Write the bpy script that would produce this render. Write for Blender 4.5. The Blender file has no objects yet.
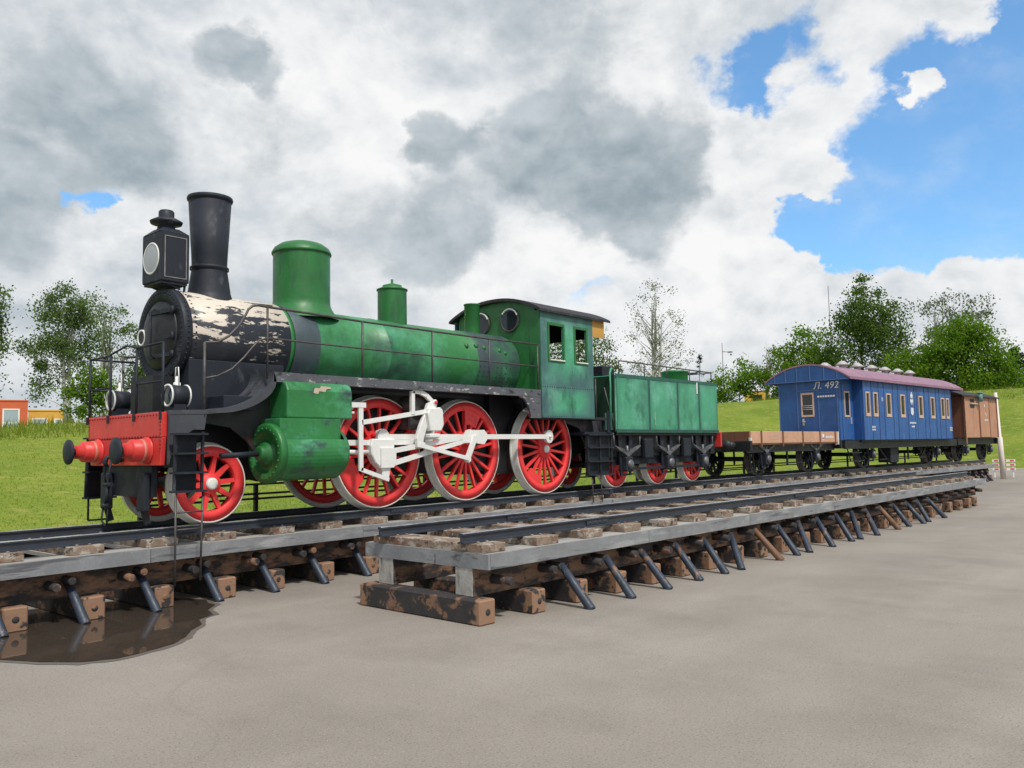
import bpy, math, random
from mathutils import Vector, Matrix
rnd = random.Random(7)
R = math.radians
S = bpy.context.scene
COL = S.collection

# ------------------------------------------------------------------ camera
PITCH, ROLL, AZ, FPX, HCAM = 0.0776784, -0.0185609, 0.6991975, 825.176, 1.82
def _axes():
    cp, sp = math.cos(PITCH), math.sin(PITCH)
    right, up, fwd = Vector((1, 0, 0)), Vector((0, cp, -sp)), Vector((0, sp, cp))
    c, s = math.cos(ROLL), math.sin(ROLL)
    r2, u2 = c*right + s*up, -s*right + c*up
    w = lambda v: Vector((math.sin(AZ)*v.x + math.cos(AZ)*v.z, -math.cos(AZ)*v.x + math.sin(AZ)*v.z, v.y))
    return w(r2), w(u2), w(fwd)
CR, CU, CF = _axes()
cam = bpy.data.objects.new('camera', bpy.data.cameras.new('camera'))
COL.objects.link(cam)
cam.matrix_world = Matrix(((CR.x, CU.x, -CF.x, 0), (CR.y, CU.y, -CF.y, 0), (CR.z, CU.z, -CF.z, HCAM), (0, 0, 0, 1)))
cam.data.sensor_width = 36.0
cam.data.lens = FPX/1024*36
cam.data.clip_start, cam.data.clip_end = 0.1, 3000
S.camera = cam
def ray(px, py): return (CF + CR*((px-512)/FPX) + CU*((384-py)/FPX)).normalized()
def at_dist(px, py, d):                                   # the point at horizontal distance d
    r = ray(px, py); k = d/math.hypot(r.x, r.y); return Vector((0, 0, HCAM)) + r*k

# ------------------------------------------------------------------ sun, sky, exposure
SUN_DIR = Vector((-0.24, -0.60, 0.95)).normalized()
sun = bpy.data.objects.new('sun', bpy.data.lights.new('sun', 'SUN'))
COL.objects.link(sun)
sun.data.energy = 3.0; sun.data.angle = R(6); sun.data.color = (1.0, 0.955, 0.89)
sun.rotation_euler = (-SUN_DIR).to_track_quat('-Z', 'Y').to_euler()
sun.location = (0, 0, 40)
S.view_settings.view_transform = 'Standard'; S.view_settings.look = 'None'
S.view_settings.exposure = 0.16; S.view_settings.gamma = 1.0
S.render.resolution_x, S.render.resolution_y = 1024, 768

W = bpy.data.worlds.new('World'); S.world = W; W.use_nodes = True
def build_sky():
    nt = W.node_tree; N, L = nt.nodes, nt.links
    N.clear()
    out = N.new('ShaderNodeOutputWorld'); bg = N.new('ShaderNodeBackground')
    bg.inputs['Strength'].default_value = 0.1
    L.new(bg.outputs[0], out.inputs[0])
    sky = N.new('ShaderNodeTexSky'); sky.sky_type = 'NISHITA'; sky.sun_disc = False
    sky.sun_elevation = math.asin(SUN_DIR.z); sky.sun_rotation = math.atan2(SUN_DIR.x, SUN_DIR.y)
    sky.air_density, sky.dust_density, sky.ozone_density = 1.0, 0.6, 1.5
    tc = N.new('ShaderNodeTexCoord'); D = tc.outputs['Generated']
    def m(op, a, b=None, c=None, clamp=False):
        n = N.new('ShaderNodeMath'); n.operation = op; n.use_clamp = clamp
        for i, v in enumerate((a, b, c)):
            if v is None: continue
            if isinstance(v, (int, float)): n.inputs[i].default_value = v
            else: L.new(v, n.inputs[i])
        return n.outputs[0]
    def vm(op, a, b):
        n = N.new('ShaderNodeVectorMath'); n.operation = op
        for i, v in enumerate((a, b)):
            if isinstance(v, (tuple, Vector)): n.inputs[i].default_value = tuple(v)
            elif v is not None: L.new(v, n.inputs[i])
        return n
    def noise(v, scale, detail=6, rough=.55, dist=0):
        n = N.new('ShaderNodeTexNoise'); L.new(v, n.inputs['Vector'])
        n.inputs['Scale'].default_value = scale; n.inputs['Detail'].default_value = detail
        n.inputs['Roughness'].default_value = rough; n.inputs['Distortion'].default_value = dist
        return n
    def mr(v, a, b, c=0., d=1., smooth=True):
        n = N.new('ShaderNodeMapRange'); n.interpolation_type = 'SMOOTHSTEP' if smooth else 'LINEAR'
        L.new(v, n.inputs[0])
        for i, x in enumerate((a, b, c, d)): n.inputs[i+1].default_value = x
        return n.outputs[0]
    flat = vm('MULTIPLY', D, (1, 1, 1.35)).outputs[0]
    w = noise(flat, 6.0, 6, .6)
    wv = vm('SUBTRACT', w.outputs['Color'], (.5, .5, .5)).outputs[0]
    warp = vm('ADD', D, vm('MULTIPLY', wv, (.17, .17, .15)).outputs[0]).outputs[0]
    warp = vm('NORMALIZE', warp, None).outputs[0]
    def spot(px, py, rpx, wgt, soft=.35):               # a round patch of sky about the direction of (px, py)
        d = ray(px, py); a = rpx/FPX
        dot = vm('DOT_PRODUCT', warp, d).outputs['Value']
        return mr(dot, math.cos(a), math.cos(a*soft), 0, wgt)
    def add(items):
        o = items[0]
        for i in items[1:]: o = m('ADD', o, i)
        return o
    def cen(v, k): return m('MULTIPLY', m('SUBTRACT', v, .5), k)
    # cover: where cloud stands (1) and where blue shows (0)
    n1 = noise(flat, 3.2, 9, .6).outputs['Fac']
    blue = add([spot(975, 180, 165, .95), spot(880, 225, 105, .5), spot(1030, 130, 120, .5), spot(800, 70, 66, .34), spot(745, 60, 56, .30), spot(700, 85, 40, .2), spot(1018, 12, 34, .45),
                spot(765, 115, 55, .24), spot(92, 198, 24, .40), spot(830, 115, 40, .16), spot(598, 290, 30, .42), spot(88, 222, 22, .4), spot(1150, 220, 200, .5), spot(795, 235, 38, .35), spot(735, 265, 30, .08), spot(560, 300, 40, .10)])
    white = add([spot(845, 150, 62, .75), spot(780, 160, 60, .4), spot(917, 105, 22, .85), spot(815, 95, 32, .3), spot(930, 318, 80, .8), spot(1020, 315, 80, .8), spot(850, 318, 70, .7), spot(790, 310, 60, .5), spot(910, 40, 75, .40), spot(1000, 65, 40, .25), spot(735, 250, 60, .4), spot(830, 200, 14, .3), spot(1100, 320, 90, .7)])
    n6 = noise(flat, 24.0, 8, .66, .3).outputs['Fac']; n7 = noise(flat, 9.0, 8, .62, .2).outputs['Fac']
    cover = add([m('SUBTRACT', m('ADD', n1, white), blue), cen(n6, .34), cen(n7, .75)])
    mask = mr(m('ADD', cover, spot(300, 200, 560, .42, .6)), .16, .46)
    mask = m('ADD', mask, m('MULTIPLY', m('SUBTRACT', 1.0, mask), mr(m('ADD', cen(n7, 1.4), cen(n1, 1.2)), -.10, .75, 0, .45)))
    # shade: dark undersides against sunlit heads
    def soft(px, py, r, wgt): return spot(px, py, r*1.3, wgt, .05)
    dark = add([soft(590, 165, 76, .80), soft(655, 195, 66, .72), soft(520, 150, 50, .65), soft(690, 110, 34, .55), soft(700, 165, 40, .3), soft(85, 135, 68, .62), soft(15, 215, 62, .62), soft(150, 165, 42, .3), soft(206, 58, 26, .55), soft(232, 50, 24, .55), soft(260, 68, 24, .55), soft(445, 148, 30, .85), soft(440, 228, 50, .6), soft(500, 232, 40, .35),
                soft(610, -35, 100, .26), soft(470, 0, 100, .36), soft(540, 25, 60, .14), soft(80, 5, 110, .30), soft(330, 190, 70, .25), soft(250, 130, 50, .2), soft(70, 330, 80, .2), soft(200, 260, 70, .22), soft(360, 270, 70, .22)])
    light = add([soft(300, 95, 120, .30), soft(420, 100, 80, .26), soft(650, 275, 100, .34), soft(560, 340, 120, .12), soft(430, 320, 90, .12), soft(735, 225, 70, .34), soft(730, 130, 60, .34), soft(840, 150, 70, .32), soft(120, 228, 45, .35), soft(500, 275, 60, .25), soft(560, 245, 45, .25), soft(910, 50, 120, .32), soft(930, 310, 150, .28), soft(690, 55, 70, .2), soft(40, 105, 36, .3), soft(600, 70, 70, .34), soft(330, 60, 60, .1), soft(760, 320, 90, .16)])
    n5 = noise(flat, 5.0, 7, .56, .3).outputs['Fac']; n4 = noise(flat, 13.0, 7, .58, .2).outputs['Fac']
    up = vm('ADD', flat, (-.008, -.016, .040)).outputs[0]; up2 = vm('ADD', flat, (-.004, -.008, .018)).outputs[0]
    n5b = noise(up, 5.0, 7, .56, .3).outputs['Fac']; n4b = noise(up2, 13.0, 7, .58, .2).outputs['Fac']
    rel = m('ADD', m('MULTIPLY', m('SUBTRACT', n5, n5b), 1.3), m('MULTIPLY', m('SUBTRACT', n4, n4b), .75))   # heads lit, undersides grey
    tone = add([cen(n5, 1.3), cen(n4, .6), rel, light, cen(n1, .5)])
    ramp = N.new('ShaderNodeValToRGB'); L.new(mr(tone, -.42, .62, 0, 1, False), ramp.inputs[0])
    e = ramp.color_ramp.elements
    e[0].position = 0; e[0].color = (.44, .50, .55, 1)
    e[1].position = 1; e[1].color = (.90, .90, .90, 1)
    x = e.new(.42); x.color = (.64, .68, .715, 1)
    x = e.new(.72); x.color = (.80, .815, .83, 1)
    dk = mr(add([dark, cen(n5, 2.1), cen(n4, 1.9), cen(n6, .5), m('MULTIPLY', rel, -.6)]), .20, .92)
    dramp = N.new('ShaderNodeValToRGB'); L.new(mr(add([cen(n5, 1.2), cen(n4, .9), rel]), -.35, .40, 0, 1, False), dramp.inputs[0])
    dramp.color_ramp.elements[0].color = (.27, .335, .38, 1); dramp.color_ramp.elements[1].color = (.50, .56, .60, 1)
    dmix = N.new('ShaderNodeMix'); dmix.data_type = 'RGBA'; L.new(m('MULTIPLY', dk, .92), dmix.inputs[0]); L.new(ramp.outputs[0], dmix.inputs[6]); L.new(dramp.outputs[0], dmix.inputs[7])
    cl = vm('SCALE', dmix.outputs[2], None); cl.inputs['Scale'].default_value = 9.4
    sk = vm('MULTIPLY', sky.outputs[0], (1.0, 1.38, 1.62)).outputs[0]
    haze = vm('ADD', sk, (.25, .62, .95)).outputs[0]
    mix = N.new('ShaderNodeMix'); mix.data_type = 'RGBA'
    L.new(mask, mix.inputs[0]); L.new(haze, mix.inputs[6]); L.new(cl.outputs[0], mix.inputs[7])
    L.new(mix.outputs[2], bg.inputs['Color'])
build_sky()

# ------------------------------------------------------------------ mesh helpers
class MB:
    def __init__(s, org=(0, 0, 0)): s.v, s.f, s.sm, s.mi, s.o = [], [], [], [], Vector(org)
    def _add(s, vs, fs, smooth=False, mi=0):
        b = len(s.v); s.v += [tuple(Vector(v) - s.o) for v in vs]
        for f in fs: s.f.append(tuple(i+b for i in f)); s.sm.append(smooth); s.mi.append(mi)
        return s
    def box(s, x0, x1, y0, y1, z0, z1, mi=0):
        return s._add([(x0,y0,z0),(x1,y0,z0),(x1,y1,z0),(x0,y1,z0),(x0,y0,z1),(x1,y0,z1),(x1,y1,z1),(x0,y1,z1)],
                      [(0,3,2,1),(4,5,6,7),(0,1,5,4),(1,2,6,5),(2,3,7,6),(3,0,4,7)], False, mi)
    def bar(s, p0, p1, w, h, side=(0,1,0), w1=None, h1=None):
        p0, p1 = Vector(p0), Vector(p1); d = (p1-p0).normalized(); a = Vector(side); a = (a - d*a.dot(d)).normalized(); b = d.cross(a)
        w1 = w if w1 is None else w1; h1 = h if h1 is None else h1; vs = []
        for p, ww, hh in ((p0, w, h), (p1, w1, h1)):
            for i, j in ((-1,-1),(1,-1),(1,1),(-1,1)): vs.append(p + a*(i*ww/2) + b*(j*hh/2))
        return s._add(vs, [(3,2,1,0),(4,5,6,7),(0,1,5,4),(1,2,6,5),(2,3,7,6),(3,0,4,7)])
    def lathe(s, prof, org=(0,0,0), axis=(0,0,1), n=32, smooth=True, a0=0, a1=None, mi=0):
        # prof: list of (radius, height along the axis); ends with radius 0 close the solid
        ax = Vector(axis).normalized(); u = ax.orthogonal().normalized()
        if abs(ax.z) < .9: u = Vector((0,0,1))
        u = (u - ax*u.dot(ax)).normalized(); w = ax.cross(u); o = Vector(org)
        vs, fs = [], []
        for r, h in prof:
            for i in range(n):
                t = 2*math.pi*i/n; vs.append(o + ax*h + u*(r*math.cos(t)) + w*(r*math.sin(t)))
        for k in range(len(prof)-1):
            for i in range(n):
                j = (i+1) % n; fs.append((k*n+i, k*n+j, (k+1)*n+j, (k+1)*n+i))
        return s._add(vs, fs, smooth, mi)
    def cyl(s, p0, p1, r0, r1=None, n=20, smooth=True, cap=True):
        p0, p1 = Vector(p0), Vector(p1); d = p1-p0; L = d.length; r1 = r0 if r1 is None else r1
        s.lathe([(r0,0),(r1,L)], p0, d, n, smooth)
        if cap: s.lathe([(1e-4,0),(r0,0)], p0, d, n, False); s.lathe([(r1,L),(1e-4,L)], p0, d, n, False)
        return s
    def tube(s, pts, r, n=7):
        pts = [Vector(p) for p in pts]; m = len(pts); u = None; vs, fs = [], []
        rs = r if isinstance(r, (list, tuple)) else [r]*m
        for k, p in enumerate(pts):
            d = (pts[min(k+1, m-1)] - pts[max(k-1, 0)]).normalized()
            if u is None:
                u = d.orthogonal().normalized()
            u = (u - d*u.dot(d)).normalized(); w = d.cross(u)
            for i in range(n):
                t = 2*math.pi*i/n; vs.append(p + u*(rs[k]*math.cos(t)) + w*(rs[k]*math.sin(t)))
        for k in range(m-1):
            for i in range(n):
                j = (i+1) % n; fs.append((k*n+i, k*n+j, (k+1)*n+j, (k+1)*n+i))
        s._add(vs, fs, True)
        s._add([vs[i] for i in range(n)], [tuple(range(n))[::-1]]); s._add([vs[(m-1)*n+i] for i in range(n)], [tuple(range(n))])
        return s
    def prism(s, poly, y0, y1, plane='xz', smooth=False):
        mk = {'xz': lambda a, b, y: (a, y, b), 'yz': lambda a, b, x: (x, a, b), 'xy': lambda a, b, z: (a, b, z)}[plane]
        n = len(poly); vs = [mk(a, b, y0) for a, b in poly] + [mk(a, b, y1) for a, b in poly]
        fs = [tuple(range(n)), tuple(range(n, 2*n))[::-1]]
        s._add(vs, fs)
        b = len(s.v) - 2*n
        for i in range(n):
            j = (i+1) % n; s.f.append((b+i, b+j, b+n+j, b+n+i)); s.sm.append(smooth); s.mi.append(0)
        return s
    def strip(s, top, bot, y0, y1):                      # solid band between two equally long xz polylines
        for k in range(len(top)-1):
            s.prism([top[k], top[k+1], bot[k+1], bot[k]], y0, y1)
        return s
    def dome(s, c, ax, r, n=6):
        return s.lathe([(r,0),(r*.75,r*.5),(1e-4,r*.7)], c, ax, n, True)
    def build(s, name, mats, parent=None, bevel=0, loc=(0,0,0), rotz=0, fix=True, seg=1):
        me = bpy.data.meshes.new(name); me.from_pydata(s.v, [], s.f); me.update()
        me.polygons.foreach_set('use_smooth', s.sm); me.polygons.foreach_set('material_index', s.mi)
        if fix:
            import bmesh
            bm = bmesh.new(); bm.from_mesh(me)
            bmesh.ops.remove_doubles(bm, verts=bm.verts, dist=1e-5)
            bmesh.ops.recalc_face_normals(bm, faces=bm.faces); bm.to_mesh(me); bm.free()
        for mt in (mats if isinstance(mats, (list, tuple)) else [mats]): me.materials.append(mt)
        o = bpy.data.objects.new(name, me); COL.objects.link(o)
        o.location = loc; o.rotation_euler = (0, 0, rotz)
        if parent: o.parent = parent
        if bevel:
            b = o.modifiers.new('bevel', 'BEVEL'); b.width = bevel; b.segments = seg; b.limit_method = 'ANGLE'; b.angle_limit = R(40)
        return o
def tag(o, label=None, cat=None, group=None, kind=None):
    for k, v in (('label', label), ('category', cat), ('group', group), ('kind', kind)):
        if v: o[k] = v
    return o
def empty(name, loc, rz, label, cat, group=None):
    o = bpy.data.objects.new(name, None); COL.objects.link(o); o.location = loc; o.rotation_euler = (0, 0, rz); o.empty_display_size = .3
    return tag(o, label, cat, group)
def kids(o): return [c for c in bpy.data.objects if c.parent == o]
def copy_tree(o, parent=None):
    c = o.copy(); COL.objects.link(c)
    if parent: c.parent = parent
    for ch in kids(o): copy_tree(ch, c)
    return c
ONES = 'first second third fourth fifth sixth seventh eighth ninth tenth eleventh twelfth thirteenth fourteenth fifteenth sixteenth seventeenth eighteenth nineteenth'.split()
TENS = {2: ('twentieth', 'twenty'), 3: ('thirtieth', 'thirty'), 4: ('fortieth', 'forty'), 5: ('fiftieth', 'fifty')}
def nth(i):
    if i < 20: return ONES[i-1]
    t, u = divmod(i, 10)
    return TENS[t][0] if u == 0 else TENS[t][1] + '-' + ONES[u-1]

# ------------------------------------------------------------------ materials
def pm(name, col, rough=.6, metal=0., vary=.12, vscale=2.0, layers=(), bump=.0, bscale=30., spec=.5, streak=None):
    """painted, weathered surface. layers: (colour, (sx,sy,sz) noise scale, threshold, softness)"""
    mt = bpy.data.materials.new(name); mt.use_nodes = True; nt = mt.node_tree; N, L = nt.nodes, nt.links
    p = N['Principled BSDF']; p.inputs['Roughness'].default_value = rough; p.inputs['Metallic'].default_value = metal
    p.inputs['Specular IOR Level'].default_value = spec
    tc = N.new('ShaderNodeTexCoord'); oi = N.new('ShaderNodeObjectInfo')
    ad = N.new('ShaderNodeVectorMath'); ad.operation = 'MULTIPLY_ADD'
    cb = N.new('ShaderNodeCombineXYZ')
    for i in range(3): L.new(oi.outputs['Random'], cb.inputs[i])
    L.new(cb.outputs[0], ad.inputs[0]); ad.inputs[1].default_value = (37, 53, 71); L.new(tc.outputs['Object'], ad.inputs[2])
    def noise(sc, detail=6, rgh=.6):
        mp = N.new('ShaderNodeMapping'); L.new(ad.outputs[0], mp.inputs[0])
        mp.inputs['Scale'].default_value = sc if isinstance(sc, tuple) else (sc, sc, sc)
        n = N.new('ShaderNodeTexNoise'); n.inputs['Scale'].default_value = 1.0; n.inputs['Detail'].default_value = detail; n.inputs['Roughness'].default_value = rgh
        L.new(mp.outputs[0], n.inputs['Vector']); return n.outputs['Fac']
    def mix(fac, a, b, mode='MIX'):
        m = N.new('ShaderNodeMix'); m.data_type = 'RGBA'; m.blend_type = mode
        for i, v in ((0, fac), (6, a), (7, b)):
            if isinstance(v, (int, float)): m.inputs[i].default_value = v
            elif isinstance(v, tuple): m.inputs[i].default_value = (*v[:3], 1)
            else: L.new(v, m.inputs[i])
        return m.outputs[2]
    def rng(v, a, b, c=0., d=1.):
        n = N.new('ShaderNodeMapRange'); L.new(v, n.inputs[0])
        for i, x in enumerate((a, b, c, d)): n.inputs[i+1].default_value = x
        return n.outputs[0]
    c = mix(rng(noise(vscale), .3, .7), tuple(x*(1-vary) for x in col), tuple(min(1, x*(1+vary)) for x in col))
    for k, (lc, sc, th, so) in enumerate(layers):
        c = mix(rng(noise(sc, 7, .62), th, th+so), c, lc)
    if vary: c = mix(rng(noise(vscale*14, 3), .35, .65, .0, .28), c, tuple(x*.62 for x in col))
    L.new(c, p.inputs['Base Color'])
    L.new(rng(noise(vscale*3), .3, .7, max(0, rough-.1), min(1, rough+.1)), p.inputs['Roughness'])
    if bump:
        b = N.new('ShaderNodeBump'); b.inputs['Strength'].default_value = bump; b.inputs['Distance'].default_value = .01
        L.new(noise(bscale, 4), b.inputs['Height']); L.new(b.outputs[0], p.inputs['Normal'])
    return mt
SLATE = (.030, .035, .048)
M = {}
M['green'] = pm('boiler_green', (.027, .180, .050), .45, vary=.18, vscale=1.2, layers=[((.085, .36, .19), (.8, 1.0, .8), .47, .2), ((.035, .060, .070), (.9, .8, 1.3), .555, .14), ((.016, .12, .035), (2.5, 2.5, 1.2), .56, .2), ((.10, .12, .11), (8, 8, 1.4), .66, .07), ((.14, .075, .04), (12, 12, 5), .735, .04)], bump=.15, bscale=14)
M['cylgreen'] = pm('cylinder_green', (.028, .19, .052), .42, vary=.18, vscale=2, layers=[((.085, .35, .19), (1.5, 1.5, 1.8), .50, .16), ((.035, .058, .066), (1.8, 1.8, 3.2), .525, .12), ((.012, .09, .03), (4, 4, 4), .58, .12)], bump=.1)
M['mint'] = pm('mint_green', (.070, .33, .19), .55, vary=.15, vscale=1.6, layers=[((.16, .47, .33), (1.4, 1.4, 1.0), .48, .2), ((.07, .14, .155), (1.1, 1.1, 1.0), .57, .16), ((.022, .13, .065), (2.2, 2.2, 1.1), .54, .15), ((.38, .48, .44), (6, 6, 1.5), .66, .06), ((.10, .07, .04), (10, 10, 2.5), .73, .05)], bump=.15, bscale=14)
def edged(key, edge, lo=.62, hi=1.05):
    """a sprayed panel whose paint turns darker towards its own border"""
    mt = M[key].copy(); nt = mt.node_tree; N, L = nt.nodes, nt.links; p = N['Principled BSDF']; src = p.inputs['Base Color'].links[0].from_socket
    tc = N.new('ShaderNodeTexCoord'); sp = N.new('ShaderNodeSeparateXYZ'); L.new(tc.outputs['Generated'], sp.inputs[0]); o = []
    for ax in ('X', 'Z'):
        a = N.new('ShaderNodeMath'); a.operation = 'MULTIPLY_ADD'; L.new(sp.outputs[ax], a.inputs[0]); a.inputs[1].default_value = 2; a.inputs[2].default_value = -1
        b = N.new('ShaderNodeMath'); b.operation = 'ABSOLUTE'; L.new(a.outputs[0], b.inputs[0]); o.append(b.outputs[0])
    mx = N.new('ShaderNodeMath'); mx.operation = 'SMOOTH_MAX'; mx.inputs[2].default_value = .25; L.new(o[0], mx.inputs[0]); L.new(o[1], mx.inputs[1])
    n = N.new('ShaderNodeTexNoise'); n.inputs['Scale'].default_value = 2.6; n.inputs['Detail'].default_value = 5; L.new(tc.outputs['Object'], n.inputs['Vector'])
    ad = N.new('ShaderNodeMath'); ad.operation = 'MULTIPLY_ADD'; L.new(n.outputs['Fac'], ad.inputs[0]); ad.inputs[1].default_value = .7; L.new(mx.outputs[0], ad.inputs[2])
    r = N.new('ShaderNodeMapRange'); L.new(ad.outputs[0], r.inputs[0]); r.inputs[1].default_value = lo+.35; r.inputs[2].default_value = hi+.35; r.inputs[4].default_value = .72
    m = N.new('ShaderNodeMix'); m.data_type = 'RGBA'; L.new(r.outputs[0], m.inputs[0]); L.new(src, m.inputs[6]); m.inputs[7].default_value = (*edge, 1); L.new(m.outputs[2], p.inputs['Base Color'])
    return mt
M['mintpanel'] = edged('mint', (.050, .088, .12), .42, .90)
M['tankpanel'] = edged('mint', (.030, .125, .095), .75, 1.15)
M['darkgreen'] = pm('dome_green', (.020, .15, .034), .45, vary=.22, vscale=2.5, layers=[((.012, .065, .028), (2.6, 2.6, .8), .56, .16)], bump=.1)
M['slatemid'] = pm('slate_grey', (.055, .060, .072), .6, vary=.2, vscale=3, layers=[((.12, .125, .14), (4, 4, 4), .56, .15), ((.40, .36, .31), (8, 8, 8), .70, .03), ((.02, .022, .028), (3, 3, 3), .60, .12)], bump=.12, bscale=40)
M['slate'] = pm('slate_black', (.017, .021, .031), .6, spec=.35, vary=.2, vscale=3, layers=[((.075, .082, .095), (5, 5, 2.5), .60, .12), ((.42, .38, .33), (9, 9, 9), .735, .03)], bump=.12, bscale=40)
M['black'] = pm('sooty_black', (.010, .011, .014), .55, vary=.3, vscale=4, layers=[((.035, .033, .036), (4, 4, 4), .6, .15)])
M['smokebox'] = pm('smokebox_peeling', (.022, .026, .037), .5, vary=.2, vscale=3, layers=[((.06, .066, .08), (3, 3, 3), .6, .15)], bump=.2, bscale=25)
M['red'] = pm('signal_red', (.68, .045, .038), .42, vary=.12, vscale=2.5, layers=[((.30, .018, .015), (3, 3, 3), .60, .2), ((.62, .16, .13), (7, 7, 7), .66, .08)], bump=.08)
M['wheelred'] = pm('wheel_red', (.88, .050, .052), .5, vary=.08, vscale=3, layers=[((.46, .022, .022), (4, 4, 4), .58, .2), ((.16, .03, .025), (9, 9, 9), .68, .06)], bump=.1)
M['cream'] = pm('tyre_cream', (.74, .74, .68), .55, vary=.12, vscale=5, layers=[((.42, .44, .40), (5, 5, 5), .62, .15)])
M['white'] = pm('rod_white', (.80, .80, .77), .45, vary=.05, vscale=5, layers=[((.55, .56, .54), (8, 8, 8), .62, .1), ((.20, .18, .16), (11, 11, 11), .70, .04)], bump=.1)
M['springgrey'] = pm('spring_grey', (.15, .155, .165), .45, metal=.2, vary=.5, vscale=8)
M['pipe'] = pm('worn_pipe', (.085, .075, .072), .5, metal=.3, vary=.4, vscale=9)
M['railsteel'] = pm('rail_slate', (.032, .038, .052), .45, vary=.2, vscale=4, layers=[((.25, .26, .28), (14, 14, 14), .68, .04)], bump=.1)
M['railtop'] = pm('rail_head', (.36, .37, .40), .35, metal=.3, vary=.3, vscale=8, layers=[((.07, .075, .09), (2.2, 9, 9), .55, .12)])
M['sleeper'] = pm('sleeper_peeling', (.235, .17, .125), .8, vary=.3, vscale=6, layers=[((.40, .36, .31), (6, 4, 9), .50, .07), ((.17, .085, .05), (6, 8, 9), .54, .06), ((.05, .04, .037), (7, 8, 9), .575, .05), ((.52, .48, .42), (10, 10, 12), .62, .05)], bump=.5, bscale=18)
M['timber'] = pm('timber_peeling', (.035, .031, .032), .75, vary=.3, vscale=5, layers=[((.24, .13, .075), (2.6, 3.4, 4.5), .54, .06), ((.03, .026, .027), (7, 9, 9), .56, .05), ((.26, .22, .18), (9, 9, 9), .68, .05)], bump=.5, bscale=18)
def beam_mat():
    mt = M['timber'].copy(); nt = mt.node_tree; N, L = nt.nodes, nt.links; p = N['Principled BSDF']; src = p.inputs['Base Color'].links[0].from_socket
    tc = N.new('ShaderNodeTexCoord'); sp = N.new('ShaderNodeSeparateXYZ'); L.new(tc.outputs['Object'], sp.inputs[0]); oi = N.new('ShaderNodeObjectInfo')
    a = N.new('ShaderNodeMath'); a.operation = 'ABSOLUTE'; L.new(sp.outputs['Y'], a.inputs[0])
    n = N.new('ShaderNodeTexNoise'); n.noise_dimensions = '4D'; n.inputs['Scale'].default_value = 7; n.inputs['Detail'].default_value = 6; L.new(tc.outputs['Object'], n.inputs['Vector'])
    w = N.new('ShaderNodeMath'); w.operation = 'MULTIPLY'; L.new(oi.outputs['Random'], w.inputs[0]); w.inputs[1].default_value = 90; L.new(w.outputs[0], n.inputs['W'])
    b = N.new('ShaderNodeMath'); b.operation = 'MULTIPLY_ADD'; L.new(n.outputs['Fac'], b.inputs[0]); b.inputs[1].default_value = .55; L.new(a.outputs[0], b.inputs[2])
    r = N.new('ShaderNodeMapRange'); L.new(b.outputs[0], r.inputs[0]); r.inputs[1].default_value = 1.13; r.inputs[2].default_value = 1.19
    r2 = N.new('ShaderNodeMapRange'); L.new(n.outputs['Fac'], r2.inputs[0]); r2.inputs[1].default_value = .56; r2.inputs[2].default_value = .60
    o = N.new('ShaderNodeMix'); o.data_type = 'RGBA'; L.new(r2.outputs[0], o.inputs[0]); o.inputs[6].default_value = (.27, .155, .095, 1); o.inputs[7].default_value = (.04, .034, .033, 1)
    m = N.new('ShaderNodeMix'); m.data_type = 'RGBA'; L.new(r.outputs[0], m.inputs[0]); L.new(src, m.inputs[6]); L.new(o.outputs[2], m.inputs[7]); L.new(m.outputs[2], p.inputs['Base Color'])
    return mt
M['beam'] = beam_mat()
M['joist'] = pm('joist_brown', (.045, .036, .033), .75, vary=.3, vscale=4, layers=[((.25, .14, .085), (2.0, 3, 6), .455, .10), ((.022, .02, .022), (4, 6, 8), .57, .06)], bump=.4, bscale=18)
M['endgrain'] = pm('grey_wood', (.38, .365, .335), .85, vary=.25, vscale=9, layers=[((.12, .11, .105), (10, 10, 1.5), .55, .1)], bump=.5, bscale=30)
M['deck'] = pm('deck_planks', (.36, .34, .31), .85, vary=.15, vscale=2.5, layers=[((.27, .26, .25), (1.6, 1.6, 3), .52, .15), ((.17, .15, .135), (7, 7, 7), .66, .08)], bump=.3, bscale=22)
M['edge'] = pm('edge_board_grey', (.22, .225, .235), .75, vary=.2, vscale=3, layers=[((.34, .345, .35), (1.2, 2, 7), .53, .12), ((.10, .10, .11), (.9, 3, 11), .57, .07), ((.065, .062, .062), (3, 6, 2.2), .66, .05), ((.42, .34, .24), (8, 8, 8), .72, .04)], bump=.3, bscale=22)
M['prop'] = pm('prop_slate', (.030, .042, .065), .5, vary=.25, vscale=6, layers=[((.20, .115, .07), (6, 6, 3), .60, .05), ((.10, .12, .15), (14, 14, 5), .62, .1)], bump=.2)
M['propbrown'] = pm('prop_brown', (.17, .085, .045), .6, vary=.35, vscale=7, layers=[((.045, .042, .045), (8, 8, 3), .55, .08), ((.42, .30, .20), (9, 9, 5), .68, .05)], bump=.3)
M['blue'] = pm('carriage_blue', (.022, .100, .31), .5, vary=.18, vscale=2.2, layers=[((.045, .165, .43), (6, 6, .7), .54, .2), ((.012, .035, .12), (10, 10, .8), .63, .08)], bump=.15)
M['bluetrim'] = pm('blue_batten', (.07, .14, .34), .5, vary=.15, vscale=4)
M['blueend'] = pm('end_blue', (.018, .082, .27), .5, vary=.2, vscale=2.2, layers=[((.030, .115, .33), (5, 5, .8), .54, .2)], bump=.15)
M['roofmauve'] = pm('mauve_roof', (.29, .15, .21), .55, vary=.15, vscale=2, layers=[((.22, .115, .17), (3, 2, 2), .56, .12), ((.45, .32, .37), (1.2, 6, 6), .66, .06)])
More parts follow.
